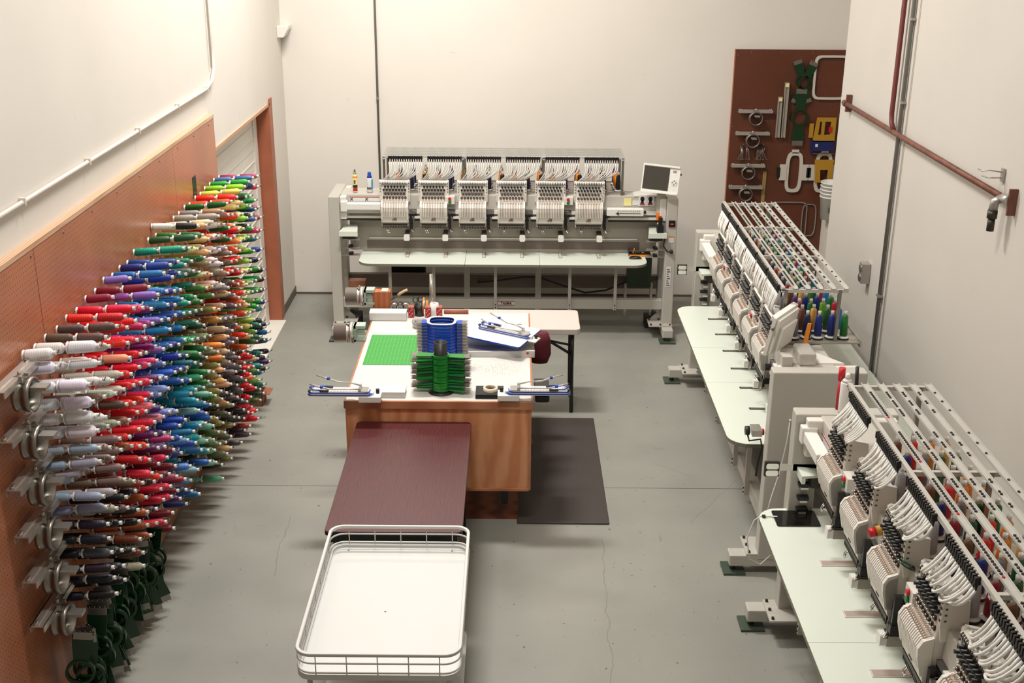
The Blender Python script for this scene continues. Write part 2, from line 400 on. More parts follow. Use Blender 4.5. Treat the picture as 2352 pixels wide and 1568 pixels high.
o = thing('wall_light', 'small white emergency light unit high on the left wall by the corner', 'light', (-2.28, 11.9, 2.70))
MB().prism([(0, -.05), (.06, -.05), (.11, .03), (.11, .06), (0, .06)], -.10, .10, 'y').build('housing', 'white', o, bevel=.006)
MB().prism([(.062, -.045), (.108, .028), (.105, .032), (.058, -.04)], -.09, .09, 'y').build('lens', 'clear', o)

# ---------------------------------------------------------------- embroidery machines (local x = along the machine, y = from the table front edge back, z = up)
def hd_meshes():
    H = {}
    b = MB(); b.prism([(.262, 1.08), (.262, 1.27), (.280, 1.445), (.300, 1.462), (.365, 1.455), (.385, 1.30), (.40, 1.24), (.40, 1.12), (.30, 1.05), (.265, 1.05)], -.122, .122, 'x')
    b.box(-.06, .06, .38, .48, 1.16, 1.30); H['body'] = b.mesh('sewing_head', 'head_white')
    b = MB(); b.prism([(.238, 1.09), (.216, 1.20), (.214, 1.235), (.228, 1.262), (.262, 1.275), (.262, 1.085)], -.127, .127, 'x', 0)
    b.prism([(.218, 1.15), (.2105, 1.20), (.2105, 1.236), (.226, 1.265), (.26, 1.278), (.26, 1.15)], -.112, .112, 'x', 1)
    for i in range(15):
        x = -.105+.015*i
        b.prism([(.2165, 1.145), (.206, 1.20), (.205, 1.238), (.222, 1.269), (.258, 1.281), (.26, 1.15)], x-.0046, x+.0046, 'x', 0)
    for sx in (-1, 1):
        b.prism([(.224, 1.12), (.206, 1.20), (.204, 1.243), (.221, 1.275), (.262, 1.29), (.262, 1.12)], sx*.119-.008, sx*.119+.008, 'x', 0)
    b.box(-.122, .122, .246, .262, 1.055, 1.09, 0)
    H['case'] = b.mesh('needle_case', ['head_white', 'gap'])
    b = MB()
    for i in range(15):
        x = -.105+.015*i
        b.tube([(x, .226, 1.262), (x+.004, .236, 1.290), (x+.002, .248, 1.298), (x, .262, 1.292)], .0022, 4)
    H['spring'] = b.mesh('check_spring', 'spring')
    X0 = Matrix.Translation((0, .2625, 1.273)) @ Matrix.Rotation(math.atan2(.018, .17)*-1, 4, 'X')   # local z runs up the slope, -y out
    H['X0'] = X0
    rot = Matrix.Rotation(PI/2, 4, 'X')
    H['black'] = MB().lathe([(.0085, 0), (.0100, .014), (.0080, .016), (.0080, .034)], 10, 0, True, rot).mesh('tension_knob', 'black')
    b = MB(); b.lathe([(.0115, 0), (.0115, .006)], 12, 1, True, rot); b.lathe([(.0075, .006), (.0068, .012)], 10, 2, True, rot); b.lathe([(.0045, .012), (.0035, .020)], 8, 0, True, rot)
    H['metal'] = b.mesh('tension_disc', ['chrome', 'disc_rim', 'steel'])
    b = MB(); b.prism([(.264, 1.448), (.262, 1.462), (.285, 1.478), (.335, 1.468), (.335, 1.45)], -.122, .122, 'x', 0)
    for i in range(15): b.prism([(.2595, 1.450), (.2575, 1.460), (.268, 1.472), (.27, 1.46)], -.1125+.0155*i, -.1055+.0155*i, 'x', 1)
    H['comb'] = b.mesh('tube_holder', ['head_white', 'dark_metal'])
    b = MB(); b.prism([(.268, 1.35), (.272, 1.472), (.285, 1.482), (.37, 1.465), (.38, 1.31), (.28, 1.28), (.27, 1.34)], -.010, .010, 'x', 0)
    for i in range(4): b.box(-.0045, .0045, .264, .27, 1.372+.026*i, 1.380+.026*i, 1)
    for i in range(4): b.box(-.011, .011, .280, .290, 1.372+.026*i, 1.380+.026*i, 1)
    H['side'] = b.mesh('side_plate', ['head_white', 'silver_dots'])
    b = MB()
    for i in range(3): b.prism([(-.014+.011*i, 1.126), (-.007+.011*i, 1.126), (-.003+.011*i, 1.137), (-.010+.011*i, 1.137)], .2255, .2275, 'y', 0)
    for i in range(4): b.prism([(-.021+.011*i, 1.122), (-.014+.011*i, 1.122), (-.018+.011*i, 1.111), (-.025+.011*i, 1.111)], .229, .231, 'y', 1)
    H['emblem'] = b.mesh('emblem', ['red_sticker', 'dkgreen'])
    b = MB(); b.box(-.118, .118, .238, .248, 1.062, 1.080, 0)
    for i in range(15): b.cyl((-.105+.015*i, .252, 1.06), (-.105+.015*i, .252, 1.02), .0030, n=6, mi=1); b.box(-.110+.015*i, -.103+.015*i, .240, .252, 1.035, 1.056, 0)
    H['needles'] = b.mesh('needle_bars', ['dark_metal', 'steel'])
    b = MB()
    for x in (-.075, -.06): b.tube([(x, .25, 1.03), (x, .235, 1.005), (x+.008, .233, .992), (x+.014, .24, 1.005)], .003, 5)
    H['hooks'] = b.mesh('thread_holder', 'chrome')
    b = MB(); b.box(.134, .160, .25, .30, 1.04, 1.17, 0); b.box(.164, .180, .25, .28, 1.09, 1.14, 1); b.box(.138, .162, .235, .25, 1.02, 1.07, 0)
    b.tube([(.15, .24, 1.03), (.165, .22, 1.00), (.18, .23, 1.02)], .006, 6, 1); b.box(.128, .20, .28, .32, 1.13, 1.2, 0)
    H['drive'] = b.mesh('frame_drive', ['black', 'steel'])
    b = MB(); b.box(-.025, .025, .262, .46, .915, .965, 0); b.box(-.021, .021, .258, .44, .965, .977, 1); b.box(-.015, .015, .26, .30, .977, .982, 1)
    H['arm'] = b.mesh('cylinder_arm', ['plate_grey', 'dark_metal'])
    b = MB(); b.prism(rrect(-.027, .027, .915, .972, .012, 3), .232, .262, 'y')
    H['cap'] = b.mesh('arm_cap', 'tube')
    return H
HM = hd_meshes()
ring = MB()
def machine(name, label, X, Y, rz, n, sp, L_table, L_post, seams, opt):
    root = thing(name, label, 'embroidery machine', (X, Y, 0), rz)
    P = lambda b, nm, m, **k: b.build(nm, m, root, **k)
    LR = n*sp/2+.03
    HP = 1.345
    for sgn in (-1, 1):
        b = MB(); x0, x1 = sorted((sgn*L_post, sgn*(L_post-.10)))
        b.prism([(.17, .10), (.17, HP), (.72, HP), (.72, .10), (.58, .10), (.58, .95), (.31, .98), (.31, .10)], x0, x1, 'x')
        P(b, 'side_frame', 'frame_grey', bevel=.008)
        b = MB(); x0, x1 = sorted((sgn*(L_post-.10), sgn*(L_post-.16)))
        b.prism([(.22, 1.12), (.22, HP-.012), (.70, HP-.012), (.70, 1.12)], x0, x1, 'x'); P(b, 'shoulder', 'white', bevel=.008)
        xc = sgn*(L_post-.055)
        f = P(MB().prism(rrect(xc-.05, xc+.05, -.0, .98, .008, 2), .05, .125, 'z'), 'foot', 'frame_grey', bevel=.006)
        MB().box(xc-.075, xc+.075, -.035, .10, 0, .014).cyl((xc, .03, .014), (xc, .03, .055), .02).box(xc-.075, xc+.075, .86, 1.0, 0, .014).cyl((xc, .93, .014), (xc, .93, .055), .02).build('foot_pad', 'pad_green', f)
        MB().box(xc-sgn*.02-.06, xc-sgn*.02+.06, .42, .60, .0, .11).box(xc-sgn*.11-.06, xc-sgn*.11+.06, .42, .60, .0, .10).build('caster', 'rubber', f)
        x0, x1 = sorted((xc+sgn*.05, xc-sgn*.17))
        b = MB().box(x0, x1, .10, .30, .125, .137)
        for q in (x0+.02, x1-.02, (x0+x1)/2):
            for y in (.12, .28): b.cyl((q, y, .137), (q, y, .150), .009, n=6, mi=1)
        b.prism([(xc-sgn*.045, .137), (xc-sgn*.15, .137), (xc-sgn*.045, .24)], .285, .295, 'y')
        b.build('base_plate', ['frame_grey', 'dark_metal'], f)
    P(MB().box(-L_post+.10, L_post-.10, .20, .27, .265, .36), 'lower_beam', 'frame_grey', bevel=.005)
    P(MB().box(-L_post+.10, L_post-.10, .62, .68, .34, .47), 'cable_duct', 'duct')
    P(MB().box(-L_post+.10, L_post-.10, .30, .56, 1.20, HP-.004), 'upper_beam', 'frame_grey', bevel=.006)
    P(MB().box(-L_post+.16, L_post-.16, .40, .47, .78, 1.20), 'back_panel', 'plate_grey')
    P(MB().box(-L_post+.1, L_post-.1, .28, .305, 1.165, 1.20).box(-L_post+.1, L_post-.1, .27, .31, 1.12, 1.14).box(-L_post+.1, L_post-.1, .285, .31, 1.095, 1.115, 1), 'drive_rail', ['white', 'dark_metal'])
    P(MB().box(-L_post+.34, L_post-.34, .385, .40, .895, .905).box(-L_post+.32, L_post-.32, .392, .40, .80, .872, 1), 'frame_rail', ['tube', 'duct'])
    # end brackets of the moving frame, left and right
    for sgn in (-1, 1):
        xa = sgn*(L_post-.10)
        x0, x1 = sorted((xa, xa-sgn*opt.get('bl', .17))); b = MB()
        q0 = opt.get('bd', .10); b.prism([(x0, q0), (x1, q0), (x1-.03, .36), (x0+.03, .36)], 1.02, 1.035, 'z', 0); b.box(x0, x1, q0, q0+.02, .99, 1.02, 0); b.box(x0+.02, x1-.03, q0+.06, .34, .95, 1.015, 1)
        P(b, 'frame_bracket', ['table_white', 'dark_metal'])
        x0, x1 = sorted((xa, xa-sgn*opt.get('sl', .17)))
        for z in (.92, .84, .77): P(MB().box(x0, x1, .22, .26, z, z+.012, 0).box((x0+x1)/2-.02, (x0+x1)/2+.02, .21, .27, z+.012, z+.03, 1), 'slide_bar', ['alu', 'black'])
    e0 = -(n-1)/2*sp+opt.get('shift', -.105)-.13
    P(MB().box(-L_post+.12, e0, .20, .27, 1.215, 1.275).box(-L_post+.11, -L_post+.17, .19, .275, 1.20, 1.295), 'drive_cover', 'tube', bevel=.006)
    P(MB().prism([(L_post-.15, .30), (L_post-.15, .62), (L_post-.40, .44), (L_post-.40, .30)], HP-.02, HP+.004, 'z'), 'corner_cover', 'white', bevel=.004)
    # table panels
    xs = [-L_table]+seams+[L_table]
    for i in range(len(xs)-1):
        a, c = xs[i]+.0015, xs[i+1]-.0015
        cor = (0, 0, int(i == 0), int(i == len(xs)-2))
        b = MB().prism(rrect(a, c, 0, .65, .13, 7, cor), .735, .757, 'z', 1)
        b.prism(rrect(a, c, 0, .65, .13, 7, cor), .757, .76, 'z', 0)
        P(b, 'table_panel', ['table_white', 'edge_dark'])
    P(MB().box(-L_table+.02, L_table-.02, .78, 1.24, .72, .735), 'rear_table', 'table_white')
    for x in opt['legs']:
        b = MB().box(x-.014, x+.014, .17, .20, .268, .735)
        for z in (.285, .315): b.cyl((x, .17, z), (x, .163, z), .006, n=8, mi=1)
        P(b, 'table_support', ['frame_grey', 'black'])
    for x in seams: P(MB().box(x-.028, x+.028, .48, .54, .10, .735), 'rear_post', 'frame_grey')
    # spool tray, rack
    P(MB().box(-LR-.02, LR+.02, .36, .80, HP+.002, HP+.012).box(-LR-.02, LR+.02, .352, .36, HP-.03, HP+.022).box(-LR-.02, LR+.02, .80, .808, HP-.02, HP+.022), 'spool_tray', 'plate_grey')
    rk = P(MB().box(-LR, LR, .292, .312, 1.685, 1.705), 'rack_front_bar', 'rail')
    rows = [.375, .452, .53, .607, .685]
    for y in rows: P(MB().box(-LR, LR, y-.016, y+.016, 1.695, 1.698).box(-LR, LR, y+.013, y+.016, 1.698, 1.706).box(-LR, LR, y-.016, y-.013, 1.698, 1.706), 'rack_rail', 'rail')
    uprights = [-LR, -LR+2*LR/3, LR-2*LR/3, LR] if n == 6 else [-LR, 0, LR]
    for i, x in enumerate(uprights):
        x = x+(.01 if i == 0 else -.01 if x == LR else 0)
        P(MB().box(x-.01, x+.01, .292, .70, 1.672, 1.692), 'rack_crossbar', 'rail')
        P(MB().box(x-.011, x+.011, .31, .33, HP, 1.69), 'rack_upright', 'steel'); P(MB().box(x-.011, x+.011, .64, .66, HP, 1.69), 'rack_upright', 'steel')
    b = MB(); br = MB()
    for h in range(n):
        s0 = (h-(n-1)/2)*sp
        for k in range(5):
            for g in range(3):
                for i in range(5-k):
                    x = s0-.15+.105*g+.021*i; y = rows[k]
                    red = (k == 0 and g == 2 and i == 4)
                    (br if red else b).cyl((x, y, 1.694), (x, y, 1.703), .0062, n=8)
    P(b, 'thread_eyelets', 'black', kind='stuff'); P(br, 'marker_eyelets', 'red', kind='stuff')
    gs = .0215
    for h in range(n):
        s0 = (h-(n-1)/2)*sp; b = MB()
        for i in range(15):
            x = s0+(i-7)*gs
            b.box(x-.0065, x+.0065, .272, .292, 1.672, 1.702, 0); b.cyl((x, .282, 1.672), (x, .282, 1.645), .0065, .003, 6, 0)
            b.cyl((x, .286, 1.702), (x, .286, 1.710), .005, n=6, mi=1)
        b.box(s0-.158, s0+.158, .288, .294, 1.676, 1.700, 0)
        P(b, 'guide_strip', ['black', 'chrome'], kind='stuff')
        # white tubes
        hx = s0+opt.get('shift', -.105)
        for i in range(15):
            xa, xb = s0+(i-7)*gs, hx+(i-7)*.0155
            rr = random.Random(h*50+i); o1 = rr.uniform(-.01, .01); bul = opt.get('bulge', .03)*(1+rr.uniform(-.5, .5))
            p0 = Vector((xa, .282, 1.648)); p3 = Vector((xb, .300, 1.474)); p1 = p0+Vector((o1+.01, -.012-bul*.4, -.10)); p2 = p3+Vector((.02+o1+(xa-xb)*.35+bul*.8, -.01-bul, .07))
            pts = []
            for t in range(9):
                t /= 8; pts.append(p0*(1-t)**3+p1*3*t*(1-t)**2+p2*3*t*t*(1-t)+p3*t**3)
            P(MB().tube(pts, opt.get('tr', .0042), 6), 'thread_tube', 'tube')
        # the head
        hd = new('sewing_head', HM['body'], root, (hx, 0, 0)); hd.modifiers.new('bevel', 'BEVEL').width = .004
        for k, nm in (('case', 'needle_case'), ('spring', 'check_spring'), ('comb', 'tube_holder'), ('emblem', 'emblem'), ('needles', 'needle_bars'), ('hooks', 'thread_holder'), ('drive', 'frame_drive')):
            new(nm, HM[k], hd)
        for sx in (-1, 1): new('side_plate', HM['side'], hd, (sx*.131, 0, 0))
        X0 = HM['X0']; er = X0.to_euler()
        for (t, cnt, kk) in ((.150, 7, 'black'), (.120, 8, 'black'), (.083, 7, 'metal'), (.048, 8, 'metal')):
            for i in range(cnt):
                p = X0 @ Vector(((i-(cnt-1)/2)*.0285, 0, t))
                new('tension_knob' if kk == 'black' else 'tension_disc', HM[kk], hd, p, er)
        ax_ = s0+opt.get('armdx', 0); ca = new('cylinder_arm', HM['arm'], root, (ax_, 0, 0)); new('arm_cap', HM['cap'], ca)
        sm_, sw = opt['slot']
        P(MB().box(ax_-sw/2, ax_+sw/2, opt.get('sd', .22), .40, .7602, .7635, 0).box(ax_-sw/2+.006, ax_+sw/2-.006, opt.get('sd', .22)+.008, .40, .7635, .7645, 1), 'slot_cover', [sm_, opt.get('slot2', sm_)])
    for x in opt['buttons']:
        o = P(MB().box(x-.045, x+.045, .25, .30, 1.265, 1.335), 'button_box', 'white')
        MB().cyl((x, .25, 1.315), (x, .238, 1.315), .014).build('stop_button', 'red', o); MB().cyl((x, .25, 1.283), (x, .238, 1.283), .014).build('start_button', 'green', o)
    return root
def control_panel(root, x, y, z, rz, tilt=.0, roll=0):
    o = D.objects.new('control_panel', MB().prism(rrect(-.17, .17, -.13, .13, .008, 2), -.02, .0, 'y').prism(rrect(-.155, .155, -.115, .115, .01, 2), .0, .02, 'y').prism([(-.1, -.09), (.12, -.09), (.12, .06), (-.1, .06)], .02, .045, 'y').mesh('control_panel', 'tube'))
    COL.objects.link(o); o.parent = root; o.location = (x, y, z); o.rotation_euler = (tilt, roll, rz)
    MB().box(-.165, .165, -.034, -.02, .112, .13).box(-.165, .165, -.034, -.02, -.13, -.118).build('panel_lip', 'tube', o)
    MB().box(-.158, .075, -.024, -.0195, -.1, .105).build('screen', 'screen', o)
    MB().lathe([(.03, 0), (.03, .004)], 20, 0, False, Matrix.Translation((.125, -.02, -.02)) @ Matrix.Rotation(PI/2, 4, 'X')).build('cursor_pad', 'paper', o)
    b = MB()
    for a in range(4):
        X = Matrix.Translation((.125, -.0245, -.02)) @ Matrix.Rotation(a*PI/2, 4, 'Y')
        b.prism([(-.006, .012), (.006, .012), (0, .024)], -.001, .001, 'y', 0, False, X)
    b.build('cursor_arrows', 'dkgreen', o)
    MB().box(.105, .135, -.024, -.0195, .07, .09).build('logo_plate', 'gap', o)
    MB().cyl((0.17, 0, .06), (.185, 0, .06), .01).build('side_knob', 'steel', o)
    return o
def lamp_arm(root, x, z=1.03):
    o = MB().box(x-.003, x, .09, .42, z-.02, z+.02).build('bracket_arm', 'alu', root)
    b = MB().box(x, x+.02, .02, .10, z-.045, z+.04, 0)
    b.build('lens_box', 'dark_metal', o)
    for q in (-.022, .018): MB().prism(rrect(.026, .094, z+q-.017, z+q+.017, .012, 4), x+.02, x+.028, 'x').build('lens', 'chrome', o)
def warning_strip(root, x0, x1, y, z0, z1):
    o = MB().box(x0, x1, y-.002, y, z0, z1).build('warning_label', 'paper', root)
    MB().box(x0, x1, y-.003, y-.002, z1-.008, z1).build('label_band', 'red_sticker', o)
    b = MB()
    for q in (.02, (x1-x0)*.55):
        b.tube([(x0+q-.01, y-.003, z0+.012), (x0+q, y-.003, z0+.028), (x0+q+.014, y-.003, z0+.036)], .003, 5); b.tube([(x0+q-.008, y-.003, z0+.034), (x0+q+.012, y-.003, z0+.014)], .003, 5)
    b.build('pictogram', 'black', o)

legs1 = [-1.06, -.65, -.07, .63, 1.06]
m1 = machine('embroidery_machine', 'white six-head embroidery machine standing against the back wall', -.09, 10.58, 0, 6, .36, 1.34, 1.61, [-.35, .34],
             dict(legs=legs1, slot=('gap', .034), slot2='pinkish', buttons=[-.495, .60]))
m2 = machine('embroidery_machine', 'white six-head embroidery machine along the right wall, farther of the two', 1.355, 8.08, -PI/2, 6, .36, 1.34, 1.61, [-.36, .33],
             dict(legs=legs1, slot=('dark_metal', .028), slot2='edge_dark', buttons=[-.60, .50], bulge=.05, tr=.0048, shift=-.015, armdx=-.11, bd=.2))
m3 = machine('embroidery_machine', 'white embroidery machine at lower right, nearest to the camera', 1.355, 4.03, -PI/2, 6, .46, 1.88, 1.94, [-.60, .62],
             dict(legs=[-1.4, -.9, 0, .9, 1.4], slot=('pinkish', .055), slot2='pinkish2', buttons=[-1.14, -.14], bulge=.10, tr=.0058, shift=-.21, armdx=-.14, bd=.2, bl=.12, sl=.05))
# --- machine 1 details
control_panel(m1, 1.44, .20, 1.525, -.22, -.22, .06)
MB().box(1.42, 1.50, .24, .30, 1.18, 1.42).build('panel_post', 'frame_grey', m1)
o = MB().box(1.42, 1.49, .225, .24, 1.13, 1.20).build('stop_plate', 'orange', m1); MB().cyl((1.455, .225, 1.155), (1.455, .195, 1.155), .02, n=16).build('stop_knob', 'red', o)
o = MB().box(1.53, 1.59, .158, .17, 1.085, 1.145).build('power_switch', 'black', m1); MB().box(1.548, 1.572, .154, .158, 1.11, 1.117).build('indicator', mat('led_red', (230, 30, 30), .3, emit=1.5), o)
warning_strip(m1, -1.43, -1.14, .298, 1.27, 1.318)
o = MB().box(1.12, 1.19, .295, .299, 1.25, 1.32).build('sticky_note', 'note', m1)
MB().box(1.20, 1.26, .295, .299, 1.255, 1.30).build('small_label', 'paper', m1)
o = MB().box(1.255, 1.40, .292, .296, 1.25, 1.35).build('warning_sign', 'paper', m1)
b = MB()
for cx in (1.29, 1.365):
    b.prism(ell(cx, 1.318, .019, .021, 14), .288, .292, 'y'); b.prism([(cx-.01, 1.31), (cx+.01, 1.31), (cx+.012, 1.285), (cx+.024, 1.262), (cx-.024, 1.262), (cx-.012, 1.285)], .288, .292, 'y')
b.build('head_silhouettes', 'black', o)
b = MB(); b.box(1.27, 1.31, .286, .288, 1.262, 1.275); b.box(1.345, 1.385, .286, .288, 1.262, 1.275); b.build('red_text_bar', 'red_sticker', o)
b = MB().box(.96, 1.30, .215, .29, 1.17, 1.235); b.build('bobbin_winder_cover', 'tube', m1, bevel=.004)
b = MB().box(1.04, 1.27, .212, .215, 1.195, 1.199); [b.box(1.06+.018*i, 1.064+.018*i, .212, .215, 1.214, 1.222) for i in range(12)]; b.cyl((1.06, .215, 1.197), (1.06, .20, 1.197), .01); b.cyl((1.30, .25, 1.20), (1.325, .25, 1.20), .014); b.build('winder_slot', 'dark_metal', m1)
o = MB().box(1.535, 1.585, .167, .17, .93, .985).build('warning_label', 'paper', m1); MB().box(1.535, 1.585, .165, .167, .985, .997).build('label_band', 'orange', o)
o = MB().box(1.53, 1.575, .167, .17, .50, .70).build('paper_tag', 'paper', m1)
b = MB(); [b.box(1.537, 1.568-.008*(i % 3), .165, .167, .515+.022*i, .524+.022*i) for i in range(8)]; b.build('tag_writing', 'silver_dots', o)
o = MB().box(-.045, .11, .196, .2, .30, .338).build('name_plate', 'paper', m1)
MB().box(-.045, .11, .194, .196, .334, .338).box(-.045, .11, .194, .196, .30, .304).build('plate_lines', 'red_sticker', o)
new('plate_lettering', text_mesh('TAJIMA', .032, 'plate_lettering', 'black'), o, (.0325, .1945, .319), (PI/2, 0, 0))
MB().tube([(1.47, .20, 1.07), (1.50, .17, .98), (1.49, .16, .90), (1.53, .15, .85), (1.56, .15, .85)], .006).build('sensor_cable', 'black', m1)
MB().lathe([(.004, -.018), (.014, -.012), (.018, 0), (.014, .012), (.004, .018)], 12, 0, True, Matrix.Translation((1.565, .15, .85))).build('sensor_knob', 'black', m1)
MB().box(1.42, 1.48, .12, .20, 1.04, 1.10).box(1.44, 1.47, .16, .22, 1.10, 1.17).build('tension_unit', 'black', m1)
MB().box(1.20, 1.43, .48, .62, .40, .70).build('control_box', 'dkgreen', m1); MB().box(1.18, 1.2, .5, .58, .1, .42).box(1.43, 1.45, .5, .58, .1, .42).build('box_stand', 'frame_grey', m1)
MB().tube([(-.25, .60, .40), (-.1, .58, .42), (.2, .56, .47), (.35, .56, .47), (.6, .55, .38), (.8, .54, .32), (1.0, .54, .345), (1.2, .56, .43), (1.3, .6, .45)], .010, 8).build('power_cable', 'black', m1)
# --- machine 2 details: panel seen from behind, sensor arm, tool at the near end
control_panel(m2, 1.235, .285, 1.475, -.60, -.20, 0)
MB().box(1.42, 1.50, .24, .30, 1.18, 1.40).build('panel_post', 'frame_grey', m2)
o = MB().box(1.35, 1.45, -.02+.13, .17, .86, .90).build('knob_bracket', 'alu', m2); MB().cyl((1.40, .10, .88), (1.40, .075, .88), .028).build('knob', 'black', o); MB().cyl((1.42, .165, .88), (1.42, .185, .88), .02).build('red_knob', 'red', o)
MB().tube([(1.40, .09, .86), (1.42, .10, .82), (1.46, .16, .85), (1.47, .17, .80), (1.48, .15, .70), (1.50, .14, .62)], .006).build('sensor_cable', 'black', m2)
lamp_arm(m2, -1.61+.10); lamp_arm(m3, -1.94+.10)
b = MB().box(1.31, 1.50, .34, .44, 1.345, 1.42); b.build('winder_cover', 'clear', m2, bevel=.01)
o = MB().cyl((-.66, .265, 1.30), (-.66, .235, 1.29), .021, n=16).build('stop_knob', 'red', m3); MB().cyl((-.66, .30, 1.31), (-.66, .265, 1.30), .024, n=16).build('stop_collar', 'yellow', o)
warning_strip(m3, -1.78, -1.48, .298, 1.20, 1.27)
for hx in (-1.36+.19, -1.36+.65, -1.36+1.11): MB().box(hx-.008, hx+.010, .235, .265, 1.08, 1.23).box(hx-.012, hx+.014, .23, .26, 1.05, 1.09).build('colour_change_unit', 'black', m3)

# ---------------------------------------------------------------- thread cones standing on the trays
C = dict(black=(26, 26, 34), white=(236, 234, 238), crimson=(150, 20, 40), brown=(118, 70, 42), blue=(24, 40, 118), scarlet=(232, 42, 32), grey=(128, 128, 136), orange=(240, 140, 40),
         dark_green=(24, 92, 44), lime=(104, 172, 40), teal=(20, 110, 130), navy=(22, 28, 70), gold=(222, 168, 84), red=(190, 20, 44), purple=(88, 40, 120), silver=(176, 174, 176), maroon=(96, 22, 40), green=(28, 112, 46), sky=(30, 120, 190))
def srgb4(c): return lin(c)
b = MB(); b.lathe([(.034, 0), (.036, .004), (.034, .012)], 16, 1); b.lathe([(.034, .012), (.026, .018), (.014, .024)], 16, 0, capa=False); b.lathe([(.011, .02), (.0095, .165), (.0105, .166), (.0105, .182), (.007, .182), (.007, .166)], 10, 0, capa=False)
CONE = b.mesh('thread_cone', ['tube', 'rubber'])
WIND = MB().lathe([(.012, .022), (.0245, .026), (.0225, .09), (.0195, .148), (.012, .158)], 14).mesh('winding', 'thread')
cone0 = new('thread_cone', CONE); wind0 = new('winding', WIND, cone0)
cone0.location = (0, 0, -50)
first = [True]
def cone(x, y, z, colour, label, group, s=1.0):
    if first[0]: c = cone0; first[0] = False
    else: c = copy_tree(cone0)
    c.location = (x, y, z); c.scale = (s, s, s); c.children[0].color = srgb4(C[colour]); tag(c, label, 'thread cone', group); return c
order = ['first', 'second', 'third', 'fourth', 'fifth', 'sixth', 'seventh', 'eighth', 'ninth', 'tenth', 'eleventh', 'twelfth', 'thirteenth', 'fourteenth', 'fifteenth', 'sixteenth', 'seventeenth', 'eighteenth',
         'nineteenth', 'twentieth', 'twenty-first', 'twenty-second', 'twenty-third', 'twenty-fourth', 'twenty-fifth', 'twenty-sixth', 'twenty-seventh', 'twenty-eighth']
pat1 = [['orange', 'navy', 'black'], ['crimson', 'dark_green', 'orange'], ['brown', 'silver', 'lime'], ['teal', 'blue', 'orange'], ['grey', 'maroon', 'purple']]
pat2 = [['black', 'white', 'grey'], ['crimson', 'brown', 'navy'], ['green', 'gold', 'blue'], ['lime', 'dark_green', 'blue'], ['red', 'sky', 'green']]
pat3 = [['silver', 'black', 'white'], ['crimson', 'brown', 'blue'], ['dark_green', 'scarlet', 'grey'], ['scarlet', 'orange', 'dark_green'], ['orange', 'gold', 'green']]
def fill(X, Y, rz, n, sp, pat, where, group, heads, skip=()):
    cs, sn = math.cos(rz), math.sin(rz)
    for h in heads:
        s0 = (h-(n-1)/2)*sp
        for k, row in enumerate((.385, .462, .54, .617, .695)):
            for g in range(3):
                if (h, k, g) in skip: continue
                x = s0+(g-1)*sp/3+.04+random.uniform(-.006, .006); y = row+.01+random.uniform(-.006, .006)
                cl = pat[k][g]
                if n == 6 and sp == .36 and h in (3, 4, 5) and rz == 0 and cl == 'lime': cl = 'orange'
                if h == 4 and cl == 'navy': cl = 'purple'
                if k == 0 and g == 2: x = s0+.17*sp/.36; y = .40
                if k == 0 and g == 1 and sp > .4: x = s0+.12*sp/.36
                wx, wy = X+cs*x-sn*y, Y+sn*x+cs*y
                cn = cl.replace('_', ' ')
                side = 'from the left' if rz == 0 else 'from the far end'
                cone(wx, wy, 1.357, cl, '%s thread cone on %s, %s row back, %s %s' % (cn, where, order[k], order[h*3+g], side), group, 1.0 if sp < .4 else 1.08)
fill(-.09, 10.58, 0, 6, .36, pat1, 'back wall machine', 'thread cones on the back wall machine', range(6))
fill(1.355, 8.08, -PI/2, 6, .36, pat2, 'farther right machine', 'thread cones on the farther right machine', range(6))
fill(1.355, 4.03, -PI/2, 6, .46, pat3, 'nearest machine', 'thread cones on the nearest machine', range(0, 4), skip=[(0, k, g) for k in range(5) for g in (0,)]+[(0, 0, 1)])

# ---------------------------------------------------------------- things on the machines
def spray(name, label, x, y, z, body, top, r=.026, h=.155, band=None, capc='tube', nozzle=True, text=None):
    o = thing(name, label, 'spray can', (x, y, z))
    MB().lathe([(r*.94, 0), (r, .004), (r, h), (r*.9, h+.008)], 20).build('can_body', body, o)
    if capc: MB().lathe([(r*.9, h+.008), (r*.62, h+.022), (r*.5, h+.024)], 20).build('shoulder', top, o)
    MB().lathe([(r*.45, h+.022), (r*.4, h+.05), (r*.25, h+.055)], 12).build('nozzle_cap', capc, o)
    for (za, zb, m_) in (band or []): MB().lathe([(r*1.008, za), (r*1.008, zb)], 20, capa=False, capb=False).build('label_band', m_, o)
    if text:
        t = text_mesh(text, .024, 'label_lettering', 'black'); new('label_lettering', t, o, (0, -r-.0005, h*.62), (PI/2, -PI/2, 0))
    return o
spray('spray_can', 'tall slim spray can with orange, black and red label on the back machine', -1.47, 10.95, 1.345, 'note', 'chrome', .021, .16, [(.135, .15, 'orange'), (.045, .07, 'black'), (.012, .044, 'red_sticker')], 'steel', text='AB6')
o = spray('spray_bottle', 'white and blue spray bottle with a blue cap on the back machine', -1.335, 10.95, 1.345, 'paper', 'blue', .026, .13, [(.03, .05, 'silver_dots')], 'blue')
MB().lathe([(.0245, .138), (.019, .155), (.016, .185), (.014, .19)], 18).build('blue_cap', 'blue', o)
MB().box(.002, .0285, -.019, .019, .03, .12).build('blue_label', mat('label_sky', (60, 150, 200), .5), o)
spray('spray_can', 'white spray can standing on the corner of the nearest machine', 1.785, 5.90, 1.345, 'paper', 'paper', .033, .17, [(.0, .003, 'silver_dots')], 'tube', text=None)
o = thing('lint_roller', 'black handled lint roller behind the white spray can', 'lint roller', (1.85, 5.925, 1.345))
MB().lathe([(.03, 0), (.034, .03), (.03, .06)], 14).build('roller_head', 'rubber', o); MB().cyl((0, 0, .06), (-.01, .01, .25), .010, n=10).build('handle', 'black', o)
